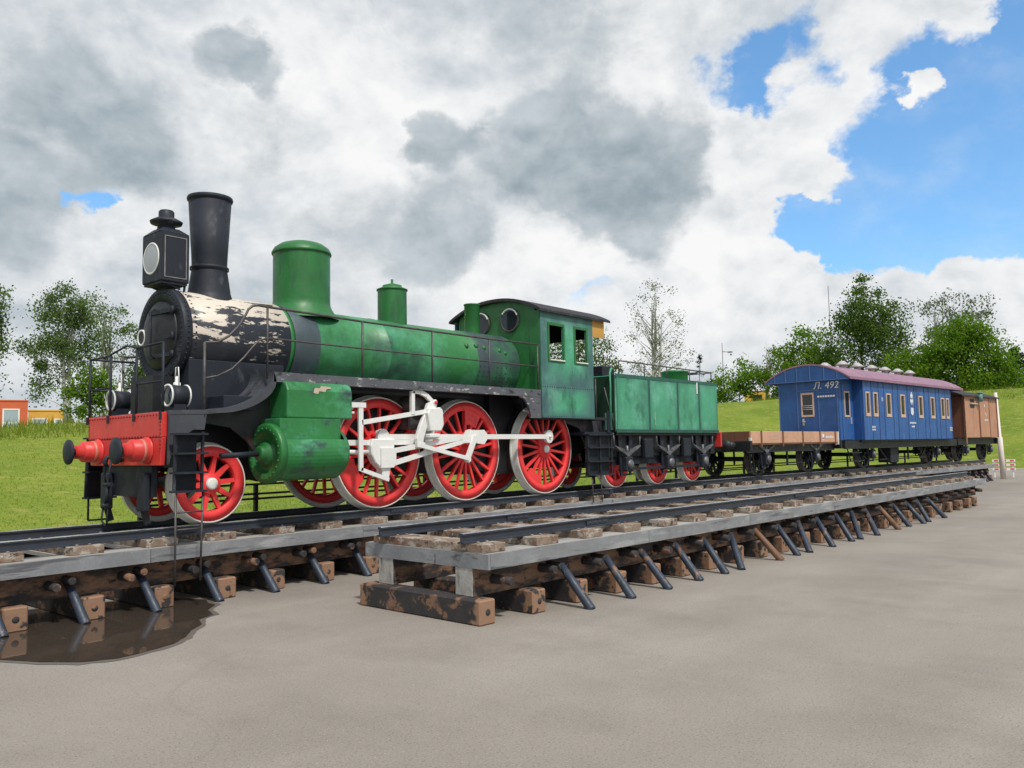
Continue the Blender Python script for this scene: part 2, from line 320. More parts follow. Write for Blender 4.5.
M['brown'] = pm('wagon_brown', (.48, .25, .155), .6, vary=.12, vscale=2, layers=[((.24, .10, .058), (6, 6, .7), .56, .15), ((.43, .22, .13), (9, 9, 1.2), .63, .08)], bump=.2)
M['brownend'] = pm('wagon_end_brown', (.19, .075, .045), .6, vary=.12, vscale=2, layers=[((.12, .05, .032), (6, 6, .7), .56, .15)])
M['plank'] = pm('flat_planks', (.60, .34, .22), .6, vary=.15, vscale=2.4, layers=[((.42, .20, .12), (3, 3, 6), .57, .12), ((.52, .30, .18), (5, 5, 9), .62, .08)], bump=.25)
M['tan'] = pm('window_tan', (.60, .43, .31), .55, vary=.12, vscale=8)
M['yellow'] = pm('yellow_panel', (.55, .30, .06), .6, vary=.1, vscale=3)
M['darkroof'] = pm('roof_felt', (.028, .026, .032), .8, vary=.3, vscale=5, layers=[((.07, .06, .062), (5, 5, 5), .58, .1)], bump=.4)
M['concrete'] = pm('concrete', (.42, .40, .37), .85, vary=.1, vscale=1.0)
M['polewhite'] = pm('pole_white', (.74, .66, .60), .6, vary=.08, vscale=3, layers=[((.52, .42, .36), (9, 9, 2), .62, .1)])
M['barrierwhite'] = pm('barrier_white', (.78, .76, .76), .5, vary=.05)
M['barrierred'] = pm('barrier_red', (.62, .10, .13), .5, vary=.1)
M['galv'] = pm('vent_grey', (.45, .435, .42), .5, vary=.12, vscale=5)
M['teal'] = pm('teal_tin', (.14, .26, .26), .5, vary=.2)
M['wallorange'] = pm('orange_wall', (.62, .125, .05), .75, vary=.06)
M['wallyellow'] = pm('yellow_wall', (.70, .40, .07), .75, vary=.06)
M['rooftile'] = pm('grey_roof', (.30, .29, .28), .75, vary=.12)
M['bark'] = pm('bark', (.10, .082, .065), .9, vary=.3, vscale=3, layers=[((.20, .18, .16), (3, 3, 1), .58, .1)])
M['birch'] = pm('birch_bark', (.46, .45, .42), .85, vary=.15, vscale=3, layers=[((.06, .055, .05), (5, 5, 14), .60, .06)])
def glass(name, col=(.02, .025, .03), rough=.08):
    mt = bpy.data.materials.new(name); mt.use_nodes = True; p = mt.node_tree.nodes['Principled BSDF']
    p.inputs['Base Color'].default_value = (*col, 1); p.inputs['Roughness'].default_value = rough
    n = mt.node_tree.nodes.new('ShaderNodeTexNoise'); n.inputs['Scale'].default_value = 5
    b = mt.node_tree.nodes.new('ShaderNodeBump'); b.inputs['Strength'].default_value = .04
    mt.node_tree.links.new(n.outputs['Fac'], b.inputs['Height']); mt.node_tree.links.new(b.outputs[0], p.inputs['Normal'])
    return mt
M['glass'] = glass('window_glass'); M['lens'] = glass('lens_white', (.36, .38, .40), .2); M['paleglass'] = glass('pale_glass', (.35, .42, .48), .12)
M['lettering'] = pm('white_lettering', (.66, .68, .72), .6, vary=.1, vscale=20)
def leafmat(name, c1, c2, c3=None, tr=.5):
    mt = bpy.data.materials.new(name); mt.use_nodes = True; nt = mt.node_tree; N, L = nt.nodes, nt.links
    N.clear(); out = N.new('ShaderNodeOutputMaterial'); tc = N.new('ShaderNodeTexCoord')
    n1 = N.new('ShaderNodeTexNoise'); n1.inputs['Scale'].default_value = .8; n1.inputs['Detail'].default_value = 3
    n2 = N.new('ShaderNodeTexNoise'); n2.inputs['Scale'].default_value = 9.; n2.inputs['Detail'].default_value = 2
    for n in (n1, n2): L.new(tc.outputs['Object'], n.inputs['Vector'])
    r = N.new('ShaderNodeValToRGB'); r.color_ramp.elements[0].position = .36; r.color_ramp.elements[1].position = .66
    r.color_ramp.elements[0].color = (*c1, 1); r.color_ramp.elements[1].color = (*c2, 1)
    ad = N.new('ShaderNodeMath'); ad.operation = 'MULTIPLY_ADD'; L.new(n2.outputs['Fac'], ad.inputs[0]); ad.inputs[1].default_value = .5
    mu = N.new('ShaderNodeMath'); mu.operation = 'MULTIPLY'; L.new(n1.outputs['Fac'], mu.inputs[0]); mu.inputs[1].default_value = .5
    L.new(mu.outputs[0], ad.inputs[2]); L.new(ad.outputs[0], r.inputs[0])
    d = N.new('ShaderNodeBsdfDiffuse'); t = N.new('ShaderNodeBsdfTranslucent'); mx = N.new('ShaderNodeMixShader'); mx.inputs[0].default_value = tr
    L.new(r.outputs[0], d.inputs[0]); L.new(r.outputs[0], t.inputs[0]); L.new(d.outputs[0], mx.inputs[1]); L.new(t.outputs[0], mx.inputs[2]); L.new(mx.outputs[0], out.inputs[0])
    return mt
M['leafbirch'] = leafmat('birch_leaves', (.080, .140, .038), (.19, .265, .090))
M['leafbright'] = leafmat('bright_leaves', (.075, .165, .016), (.22, .36, .035))
M['leafdark'] = leafmat('dark_leaves', (.060, .120, .026), (.17, .26, .06))
M['leafgrey'] = leafmat('grey_leaves', (.10, .125, .070), (.26, .30, .19))
M['leafconifer'] = leafmat('conifer_needles', (.015, .040, .024), (.040, .080, .050))

# ------------------------------------------------------------------ the setting: ground, slope, puddle
def track_y(x):                                         # centre line of the train's track: straight, then bending gently to the right
    a = R(5.5)
    if x < 13: return 10.62
    if x < 26: t = (x-13)/13; return 10.62 - a*13*t*t/2
    return 10.62 - a*6.5 - math.tan(a)*(x-26)
def track_h(x): return -R(5.5)*min(1, max(0, (x-13)/13))
HE = (57.0, 13.4)                                       # where paving ends and grass starts (x beyond, y beyond)
def smooth(t): t = min(1, max(0, t)); return t*t*(3-2*t)
def crest_h(x, y):
    az = math.atan2(y, x)                               # direction from the viewer
    pts = [(.05, 6.5), (.15, 6.6), (.22, 6.6), (.40, 6.35), (.60, 5.3), (.95, 4.25), (1.18, 3.45), (1.25, 3.30), (1.6, 3.2)]
    if az <= pts[0][0]: return pts[0][1]
    for (a, u), (b, v) in zip(pts, pts[1:]):
        if az <= b: return u + (v-u)*(az-a)/(b-a)
    return pts[-1][1]
def ground_z(x, y):
    d = math.hypot(max(0, x-HE[0]), max(0, y-HE[1]))
    if d <= 0: return 0.
    w = .10*math.sin(x*.31+y*.2)+.07*math.sin(x*.9-y*.45)
    t = min(1, d/29.)
    return .01 + crest_h(x, y)*(t**1.15 if t < .86 else .841+(.159)*smooth((t-.86)/.14)*.8)+w*t - .004*max(0, d-35)
def asphalt_mat():
    mt = bpy.data.materials.new('asphalt'); mt.use_nodes = True; nt = mt.node_tree; N, L = nt.nodes, nt.links
    p = N['Principled BSDF']; tc = N.new('ShaderNodeTexCoord'); O = tc.outputs['Object']
    def noise(scale, detail=6, rough=.6, sc=(1, 1, 1)):
        mp = N.new('ShaderNodeMapping'); mp.inputs['Scale'].default_value = sc; L.new(O, mp.inputs[0])
        n = N.new('ShaderNodeTexNoise'); L.new(mp.outputs[0], n.inputs['Vector']); n.inputs['Scale'].default_value = scale; n.inputs['Detail'].default_value = detail; n.inputs['Roughness'].default_value = rough; return n.outputs['Fac']
    def rng(v, a, b, c=0., d=1.):
        n = N.new('ShaderNodeMapRange'); L.new(v, n.inputs[0])
        for i, x in enumerate((a, b, c, d)): n.inputs[i+1].default_value = x
        return n.outputs[0]
    def mix(f, a, b):
        m = N.new('ShaderNodeMix'); m.data_type = 'RGBA'
        for i, v in ((0, f), (6, a), (7, b)):
            if isinstance(v, tuple): m.inputs[i].default_value = (*v, 1)
            elif isinstance(v, float): m.inputs[i].default_value = v
            else: L.new(v, m.inputs[i])
        return m.outputs[2]
    c = mix(rng(noise(.35), .35, .65), (.240, .213, .184), (.300, .269, .232))
    c = mix(rng(noise(.9, 7, .65, (1, .55, 1)), .50, .74, 0, .62), c, (.180, .158, .136)); c = mix(rng(noise(.5, 6, .6, (.35, 1.3, 1)), .52, .72, 0, .45), c, (.36, .325, .28))
    c = mix(rng(noise(55., 3), .54, .70, 0, .75), c, (.115, .105, .10)); c = mix(rng(noise(16., 5, .7), .55, .75, 0, .35), c, (.16, .145, .13))
    c = mix(rng(noise(80., 2), .60, .70, 0, .7), c, (.46, .42, .38))
    # hairline cracks: the zero line of a slow noise
    a = N.new('ShaderNodeMath'); a.operation = 'SUBTRACT'; L.new(noise(.11, 1.6, .5), a.inputs[0]); a.inputs[1].default_value = .5
    b = N.new('ShaderNodeMath'); b.operation = 'ABSOLUTE'; L.new(a.outputs[0], b.inputs[0])
    c = mix(rng(b.outputs[0], .0002, .0008, .10, 0.), c, (.12, .10, .085))
    L.new(c, p.inputs['Base Color']); p.inputs['Roughness'].default_value = .85; p.inputs['Specular IOR Level'].default_value = .3
    bp = N.new('ShaderNodeBump'); bp.inputs['Strength'].default_value = .35; bp.inputs['Distance'].default_value = .006; L.new(noise(70., 3), bp.inputs['Height']); L.new(bp.outputs[0], p.inputs['Normal'])
    return mt
g = MB(); g._add([(-1500, -1500, -.02), (1500, -1500, -.02), (1500, 1500, -.02), (-1500, 1500, -.02)], [(0, 1, 2, 3)])
M['field'] = pm('field', (.075, .125, .022), .95, vary=.2, vscale=.02)
tag(g.build('ground', M['field']), 'flat field reaching the horizon', None, None, 'structure')
g = MB(); g._add([(-30, -30, 0), (58, -30, 0), (58, 14, 0), (-30, 14, 0)], [(0, 1, 2, 3)])
tag(g.build('asphalt_yard', asphalt_mat()), 'pale worn asphalt yard', None, None, 'structure')
def grass_mat():
    mt = bpy.data.materials.new('meadow'); mt.use_nodes = True; nt = mt.node_tree; N, L = nt.nodes, nt.links
    p = N['Principled BSDF']; tc = N.new('ShaderNodeTexCoord'); p.inputs['Roughness'].default_value = .95; p.inputs['Specular IOR Level'].default_value = .1
    prev = None
    for sc, a, b, c1, c2 in ((.22, .35, .65, (.105, .165, .018), (.180, .225, .030)), (1.6, .52, .72, None, (.29, .27, .08)), (5., .52, .68, None, (.075, .135, .014)), (24., .5, .7, None, (.30, .34, .06))):
        n = N.new('ShaderNodeTexNoise'); n.inputs['Scale'].default_value = sc; n.inputs['Detail'].default_value = 6; L.new(tc.outputs['Object'], n.inputs['Vector'])
        r = N.new('ShaderNodeMapRange'); L.new(n.outputs['Fac'], r.inputs[0]); r.inputs[1].default_value = a; r.inputs[2].default_value = b; r.inputs[4].default_value = 1. if prev is None else .75
        m = N.new('ShaderNodeMix'); m.data_type = 'RGBA'; L.new(r.outputs[0], m.inputs[0])
        if prev is None: m.inputs[6].default_value = (*c1, 1)
        else: L.new(prev, m.inputs[6])
        m.inputs[7].default_value = (*c2, 1); prev = m.outputs[2]
    L.new(prev, p.inputs['Base Color'])
    bp = N.new('ShaderNodeBump'); bp.inputs['Strength'].default_value = .5; bp.inputs['Distance'].default_value = .1; n = N.new('ShaderNodeTexNoise'); n.inputs['Scale'].default_value = 7; n.inputs['Detail'].default_value = 6
    L.new(tc.outputs['Object'], n.inputs['Vector']); L.new(n.outputs['Fac'], bp.inputs['Height']); L.new(bp.outputs[0], p.inputs['Normal'])
    return mt
def slope():
    g = MB(); xs = [-40+2.0*i for i in range(116)]; ys = [-60+2.0*i for i in range(106)]
    xs = sorted(set(xs + [HE[0], HE[0]+.3])); ys = sorted(set(ys + [HE[1], HE[1]+.3]))
    idx = {}; vs, fs = [], []
    for i, x in enumerate(xs):
        for j, y in enumerate(ys):
            idx[i, j] = len(vs); vs.append((x, y, ground_z(x, y)))
    for i in range(len(xs)-1):
        for j in range(len(ys)-1):
            if xs[i+1] <= HE[0] and ys[j+1] <= HE[1]: continue
            fs.append((idx[i, j], idx[i+1, j], idx[i+1, j+1], idx[i, j+1]))
    g._add(vs, fs, True)
    return tag(g.build('hillside', grass_mat(), fix=False), 'grassy bank rising behind the train', None, None, 'structure')
slope()
g = MB(); g.box(HE[0]-.9, HE[0], -30, HE[1]-.2, -.01, .06)
tag(g.build('kerb_strip', M['concrete'], bevel=.01), 'pale concrete strip where the yard meets the grass', None, None, 'structure')
def grass():
    g = MB(); vs, fs = [], []
    def blade(x, y, h):
        z = ground_z(x, y); a = rnd.uniform(0, 6.28); w = .012 + .018*h; c, s = math.cos(a)*w, math.sin(a)*w; lx, ly = rnd.gauss(0, .4)*h, rnd.gauss(0, .4)*h
        b = len(vs); vs.extend([(x-c, y-s, z-.02), (x+c, y+s, z-.02), (x+lx, y+ly, z+h)]); fs.append((b, b+1, b+2))
    for _ in range(42000):
        az = R(rnd.uniform(5, 78)); d = rnd.uniform(0, 1)**1.3*34 + 13.5
        x, y = d*math.cos(az), d*math.sin(az)
        if y < HE[1]+.05 and x < HE[0]+.05: continue
        blade(x, y, rnd.uniform(.03, .075))
    for _ in range(9000):                                # rough grass along the crest
        az = R(rnd.uniform(5, 76)); c, s = math.cos(az), math.sin(az)
        e = rnd.uniform(23, 30); d = min((HE[1]+e)/s, (HE[0]+e)/c)
        blade(d*c, d*s, rnd.uniform(.15, .5))
    g._add(vs, fs)
    return tag(g.build('grass', leafmat('grass_blades', (.16, .22, .024), (.26, .30, .045), tr=.6), fix=False), 'short rough grass on the bank', 'grass', None, 'stuff')
grass()
def puddle():
    out = [(2.4, 9.2), (2.55, 8.75), (2.81, 8.43), (2.99, 8.03), (3.2, 7.73), (3.48, 7.58), (3.79, 7.63), (4.07, 7.72), (4.31, 7.9), (4.5, 8.16), (4.73, 8.34), (4.85, 8.62), (5.09, 8.74), (5.2, 9.05), (5.43, 9.28), (5.46, 9.5), (5.55, 9.72), (5.40, 9.98), (5.34, 10.24), (5.1, 10.5), (4.5, 10.7), (3.9, 10.9), (3.2, 11), (2.6, 10.6), (2.35, 9.9)]
    def ring(k, jig):
        cx, cy = 3.9, 9.2; pts = []
        for i in range(len(out)):
            a, b = out[i], out[(i+1) % len(out)]
            for t in (0, .33, .66):
                x, y = a[0]+(b[0]-a[0])*t, a[1]+(b[1]-a[1])*t; j = 1+rnd.uniform(-jig, jig)
                pts.append((cx+(x-cx)*k*j, cy+(y-cy)*k*j))
        return pts
    wet = glass('wet_asphalt', (.13, .113, .097), .5)
    g = MB(); p = ring(1.03, .012); g._add([(x, y, .004) for x, y in p], [tuple(range(len(p)))]); tag(g.build('damp_ground', wet, fix=False), 'dark damp rim of the puddle', None, None, 'structure')
    g = MB(); p = ring(.985, .006); g._add([(x, y, .008) for x, y in p], [tuple(range(len(p)))])
    wm = glass('puddle_water', (.055, .043, .034), .03); wm.node_tree.nodes['Bump'].inputs['Strength'].default_value = .012
    tag(g.build('puddle_water', wm, fix=False), 'shallow puddle under the platform edge', None, None, 'structure')
puddle()

# ------------------------------------------------------------------ the two timber track platforms
T2O, T2H = (6.4, 6.85), -0.044790                      # near corner line of the empty track
def fr1(s, off=0.):                                     # s = distance along, off > 0 towards the viewer
    h = track_h(s); return Vector((s + math.sin(h)*off, track_y(s) - math.cos(h)*off, 0)), h
def fr2(s, off=0.):
    return Vector((T2O[0] + math.cos(T2H)*s + math.sin(T2H)*off, T2O[1] + math.sin(T2H)*s - math.cos(T2H)*off, 0)), T2H
RAILP = [(-.055, 0), (.055, 0), (.055, .012), (.012, .026), (.012, .080), (.030, .086), (.032, .106), (.026, .112), (-.026, .112), (-.032, .106), (-.030, .086), (-.012, .080), (-.012, .026), (-.055, .012)]
def sweep(fr, s0, s1, off, prof, z, step=1.0, topidx=None):
    g = MB(); n = max(2, int((s1-s0)/step)+1); m = len(prof); vs = []
    for k in range(n):
        s = s0+(s1-s0)*k/(n-1)
        for a, b in prof:
            p, h = fr(s, off-a); vs.append((p.x, p.y, z+b))
    for k in range(n-1):
        for i in range(m):
            j = (i+1) % m
            g._add([vs[k*m+i], vs[k*m+j], vs[(k+1)*m+j], vs[(k+1)*m+i]], [(0, 1, 2, 3)], False, 1 if topidx and i in topidx else 0)
    g._add(vs[:m], [tuple(range(m))]); g._add(vs[-m:], [tuple(range(m))[::-1]])
    return g
ZD, ZS, ZR = .715, .810, .812
def platform(fr, s0, s1, name, near_rail, far_rail, sleepers, s_first, pitch, w, props, beams, hd, ps, bs, prop_jit, brown, endcap):
    side = 'under the empty track' if name == 'empty' else 'under the train'
    trk = 'empty track' if name == 'empty' else 'train\'s track'
    start = 'from its near end' if name == 'empty' else 'from photo left'
    for off, r0, r1, lab in ((.68, *near_rail, 'near dark steel rail of the '+trk), (-.68, *far_rail, 'far dark steel rail of the '+trk)):
        o = sweep(fr, r0, r1, off, RAILP, ZR, 1.0, (6, 7, 8)).build('rail', [M['railsteel'], M['railtop']])
        tag(o, lab, 'rail', 'rails of the two tracks')
        for s in ((2.45, 8.6, 14.7) if name == 'empty' else (9.0, 15.2, 21.4, 27.6, 33.8)):
            joint = MB(); p, h = fr(s, off); d = Vector((math.cos(h), math.sin(h), 0)); q = Vector((math.sin(h), -math.cos(h), 0))
            joint.bar(p+Vector((0, 0, ZR+.053))-d*.22+q*.022, p+Vector((0, 0, ZR+.053))+d*.22+q*.022, .016, .05, q)
            for k in (-.15, -.05, .05, .15): joint.dome(p+d*k+q*.030+Vector((0, 0, ZR+.053)), q, .014)
            joint.build('fishplate', M['railsteel'], o)
    # deck: two running strips of planks, boards across under each sleeper, openings between
    g = MB()
    for o0, o1 in ((1.0, .55), (-.55, -1.0)):
        n = int((s1-s0)/1.0)+1; prev = None
        for k in range(n+1):
            s = s0+(s1-s0)*k/n; a, b = fr(s, o0)[0], fr(s, o1)[0]
            if prev: 
                pa, pb = prev; z0, z1 = ZD-.05, ZD
                g._add([(pa.x,pa.y,z0),(a.x,a.y,z0),(b.x,b.y,z0),(pb.x,pb.y,z0),(pa.x,pa.y,z1),(a.x,a.y,z1),(b.x,b.y,z1),(pb.x,pb.y,z1)], [(0,3,2,1),(4,5,6,7),(0,1,5,4),(2,3,7,6)])
            prev = (a, b)
    for i in range(sleepers):
        s = s_first + i*pitch + w/2
        if s+.3 > s1 or s-.3 < s0: continue
        wd = .235+rnd.uniform(-.03, .04)
        p, h = fr(s, 0); d = Vector((math.cos(h), math.sin(h), 0)); q = Vector((math.sin(h), -math.cos(h), 0))
        z = ZD-.024
        g.bar(p-q*.545+Vector((0,0,z)), p+q*.545+Vector((0,0,z)), wd*2, .044, d)
    dk = tag(g.build('deck', M['deck']), ('raised plank deck of the empty track in front of the train' if name == 'empty' else 'raised plank deck carrying the green engine and its train'), 'deck')
    # edge boards, each a plank
    s = s0; k = 0
    while s < s1-.05:
        L = min(rnd.uniform(2.4, 3.6), s1-s)
        if s1-s-L < .5: L = s1-s
        m = MB()
        for sg in (1, -1):
            sweep_v = sweep(fr, s+.004, s+L-.004, sg*1.018, [(-.018, -.155), (.018, -.155), (.018, .006+rnd.uniform(-.004, .004)), (-.018, .004)], ZD, .8)
            bo = sweep_v.build('edge_board', M['edge'], dk)
        s += L; k += 1
    if endcap:
        m = MB(); p, h = fr(s0-.02); d = Vector((math.cos(h), math.sin(h), 0)); q = Vector((math.sin(h), -math.cos(h), 0))
        m.bar(p-q*1.036+Vector((0,0,ZD-.0755)), p+q*1.036+Vector((0,0,ZD-.0755)), .036, .160, d); m.build('edge_board', M['edge'], dk)
    # sleepers
    proto = None
    for i in range(sleepers):
        s = s_first + i*pitch
        ww = w + rnd.uniform(-.03, .02); p, h = fr(s+ww/2+rnd.uniform(-.02, .02))
        if proto is None or i % 5 == 0:
            m = MB(); hl = .93 if name == 'empty' else .87; m.box(-w/2, w/2, -hl, hl, ZD+.002, ZS)
            b = m
            for sy in (-.68, .68):
                for sx in (-.07, .07):
                    for dy in (-.075, .075): b.box(sx-.016, sx+.016, sy+dy-.014, sy+dy+.014, ZS, ZS+.014)
            proto = m.build('sleeper', M['sleeper'], None, .005); o = proto
        else: o = copy_tree(proto)
        o.location = p; o.rotation_euler = (0, 0, h+rnd.uniform(-.012, .012)); o.scale = (ww/w, 1+rnd.uniform(-.015, .02), 1)
        tag(o, '%s peeling wooden sleeper of the %s, counted %s' % (nth(i+1), trk, start), 'sleeper', 'sleepers of the '+trk)
    # longitudinal joists under the deck, with round log ends
    zj0, zj1 = .262, ZD-.052
    for off, lab in ((.66, 'near brown timber joist lying along '), (-.66, 'far timber joist lying along ')):
        g = sweep(fr, s0-(.02 if endcap else 0), s1-.2, off, [(-.13, zj0), (.13, zj0), (.13, zj1), (-.13, zj1)], 0, 2.0)
        o = g.build('joist', M['joist']); tag(o, lab+'the beams of the '+trk, 'joist', 'joists of the two tracks')
        if endcap:
            m = MB(); p, h = fr(s0-.0265, off); d = Vector((math.cos(h), math.sin(h), 0)); q = Vector((math.sin(h), -math.cos(h), 0))
            m.bar(p-q*.128+Vector((0,0,(zj0+zj1)/2)), p+q*.128+Vector((0,0,(zj0+zj1)/2)), .008, zj1-zj0-.004, d); m.build('end_face', M['endgrain'], o)
        if off > 0:
            for i in range(beams):
                s = hd + i*.8
                if s < s0+.2 or s > s1-.5: continue
                a, h = fr(s, .72); b, _ = fr(s+rnd.uniform(-.03, .03), 1.02+rnd.uniform(0, .06)); z = .425+rnd.uniform(-.02, .02)
                MB().cyl((a.x, a.y, z+.01), (b.x, b.y, z), .055, .046, 12).build('log_end', M['timber'], o, .006)
    # cross beams on the ground
    proto = None
    for i in range(beams):
        s = bs + i*.8
        if proto is None or i % 4 == 0:
            m = MB(); m.box(-.115, .115, -1.0, 1.0, .0, .258); proto = m.build('beam', M['beam'], None, .016); o = proto
            MB().lathe([(1e-4, .010), (.02, .008), (.034, .003), (.036, 0)], (0, -1.0, .13), (0, -1, 0), 12).build('bolt_plate', M['timber'], proto)
        else: o = copy_tree(proto)
        p, h = fr(s, rnd.uniform(-.03, .04)); o.location = p; o.rotation_euler = (0, 0, h+rnd.uniform(-.015, .015)); o.scale = (1+rnd.uniform(-.08, .1), 1, 1)
        tag(o, '%s squared cross beam on the asphalt %s, counted %s' % (nth(i+1), side, start), 'beam', 'cross beams of the '+trk, 'thing')
    # slanting round props along the near edge
    for i in range(props):
        s = ps + i*.8 + (rnd.uniform(-.06, .06) if prop_jit else 0)
        ft = 1.33 if name == 'empty' else 1.14
        a, h = fr(s, ft-.36); b, _ = fr(s+(.06 if not prop_jit else rnd.uniform(-.55, .1) if i > 2 and rnd.random() < .45 else rnd.uniform(-.02, .15)), ft+rnd.uniform(-.03, .03))
        a.z, b.z = .47, -.01
        isb = i in brown
        o = MB().tube([a, a.lerp(b, .5), a.lerp(b, .97), b], [.043, .050, .056, .056], 12).build('prop', M['propbrown'] if isb else M['prop'])
        tag(o, '%s slanting %s prop %s, counted %s' % (nth(i+1), 'brown' if isb else 'slate blue', side, start), 'prop', 'props of the '+trk)
        c, _ = fr(s-.02, .70); d, _ = fr(s-.02, 1.0)
        MB().cyl((c.x, c.y, .46), (d.x, d.y, .455), .05, .042, 12).build('peg', M['timber'], o, .006)
platform(fr2, .155, 20.3, 'empty', (.07, 19.75), (.05, 22.2-2.4), 23, .17, .853, .37, 18, 25, .43, 1.44, .11, True, {6, 13}, True)
platform(fr1, 1.2, 42.4, 'train', (1.2, 42.2), (1.2, 42.2), 47, 2.22, .850, .38, 50, 51, 2.13, 2.32, 1.74, False, {}, False)

# low black railing on the far side of the train
def railing():
    root = empty('railing', (6, 12.35, 0), 0, 'low black pipe railing on the far side behind the train', 'railing')
    pts = [(s, fr1(s, -1.62)[0]) for s in [5.9+1.95*i for i in range(20)]]
    o = Vector((6, 12.35, 0))
    for s, p in pts:
        MB(o).box(p.x-.03, p.x+.03, p.y-.03, p.y+.03, 0, 1.30).build('post', M['black'], root)
    for z in (1.06, 1.14, 1.30, .62):
        g = MB(o)
        for (s, p), (t, q) in zip(pts, pts[1:]): g.bar((p.x, p.y, z), (q.x, q.y, z), .035, .035)
        g.build('rail_pipe', M['black'], root)
railing()

# ------------------------------------------------------------------ wheels
ZT = ZR + .112                                          # top of rail
def make_wheel(name, parent, Rw, ns, paint, tyre, loc, phase=0., cw=None, hubcap=True, hubr=.2, spoke=.05, crank=None, rim=.80, capr=.34, flip=False):
    """spoked wheel about its own centre, outer face towards -y"""
    g = MB(); ax = (0, -1, 0); ri = Rw*rim
    g.lathe([(Rw-.045, -.05), (Rw-.045, .05), (Rw-.022, .073), (ri+.01, .073), (ri, .06), (ri, -.05), (Rw-.045, -.05)], (0, 0, 0), ax, 56)
    hr = Rw*hubr
    g.lathe([(1e-4, -.06), (hr, -.06), (hr, .07), (hr*.9, .085), (hr*.45, .085), (hr*.40, .11), (1e-4, .11)], (0, 0, 0), ax, 28)
    for k in range(ns):
        a = phase + 2*math.pi*k/ns; c, s = math.cos(a), math.sin(a)
        g.bar((c*hr*.85, -.02, s*hr*.85), (c*(ri+.012), -.03, s*(ri+.012)), spoke*1.15, .055, (-s, 0, c), spoke*.8, .045)
    if cw is not None:
        a0, a1, r0 = cw; n = 10; pts = []
        for i in range(n+1): a = a0+(a1-a0)*i/n; pts.append((math.cos(a)*(ri+.01), math.sin(a)*(ri+.01)))
        for i in range(n+1): a = a1+(a0-a1)*i/n; pts.append((math.cos(a)*r0*Rw, math.sin(a)*r0*Rw))
        g.prism(pts, -.062, .02)
    if crank:
        cx, cz = crank; hyp = math.hypot(cx, cz); nx, nz = -cz/hyp, cx/hyp
        g.prism([(nx*hr*.9, nz*hr*.9), (cx+nx*.10, cz+nz*.10), (cx+cx/hyp*.09, cz+cz/hyp*.09), (cx-nx*.10, cz-nz*.10), (-nx*hr*.9, -nz*hr*.9)], -.078, .03)
        g.cyl((cx, -.06, cz), (cx, -.24, cz), .045, n=14)
    o = g.build(name, paint, parent, loc=loc, rotz=math.pi if flip else 0)
    t = MB(); t.lathe([(Rw-.045, .05), (Rw-.045, -.085), (Rw+.028, -.085), (Rw+.030, -.065), (Rw+.012, -.05), (Rw, -.03), (Rw-.006, .066), (Rw-.014, .074), (Rw-.026, .074), (Rw-.045, .05)], (0, 0, 0), ax, 64)
    t.build('tyre', tyre, o)
    if hubcap: MB().lathe([(hr*capr, .085), (hr*capr, .118), (hr*capr*.7, .126), (1e-4, .128)], (0, 0, 0), ax, 20).build('hub_cap', M['white'], o)
    return o

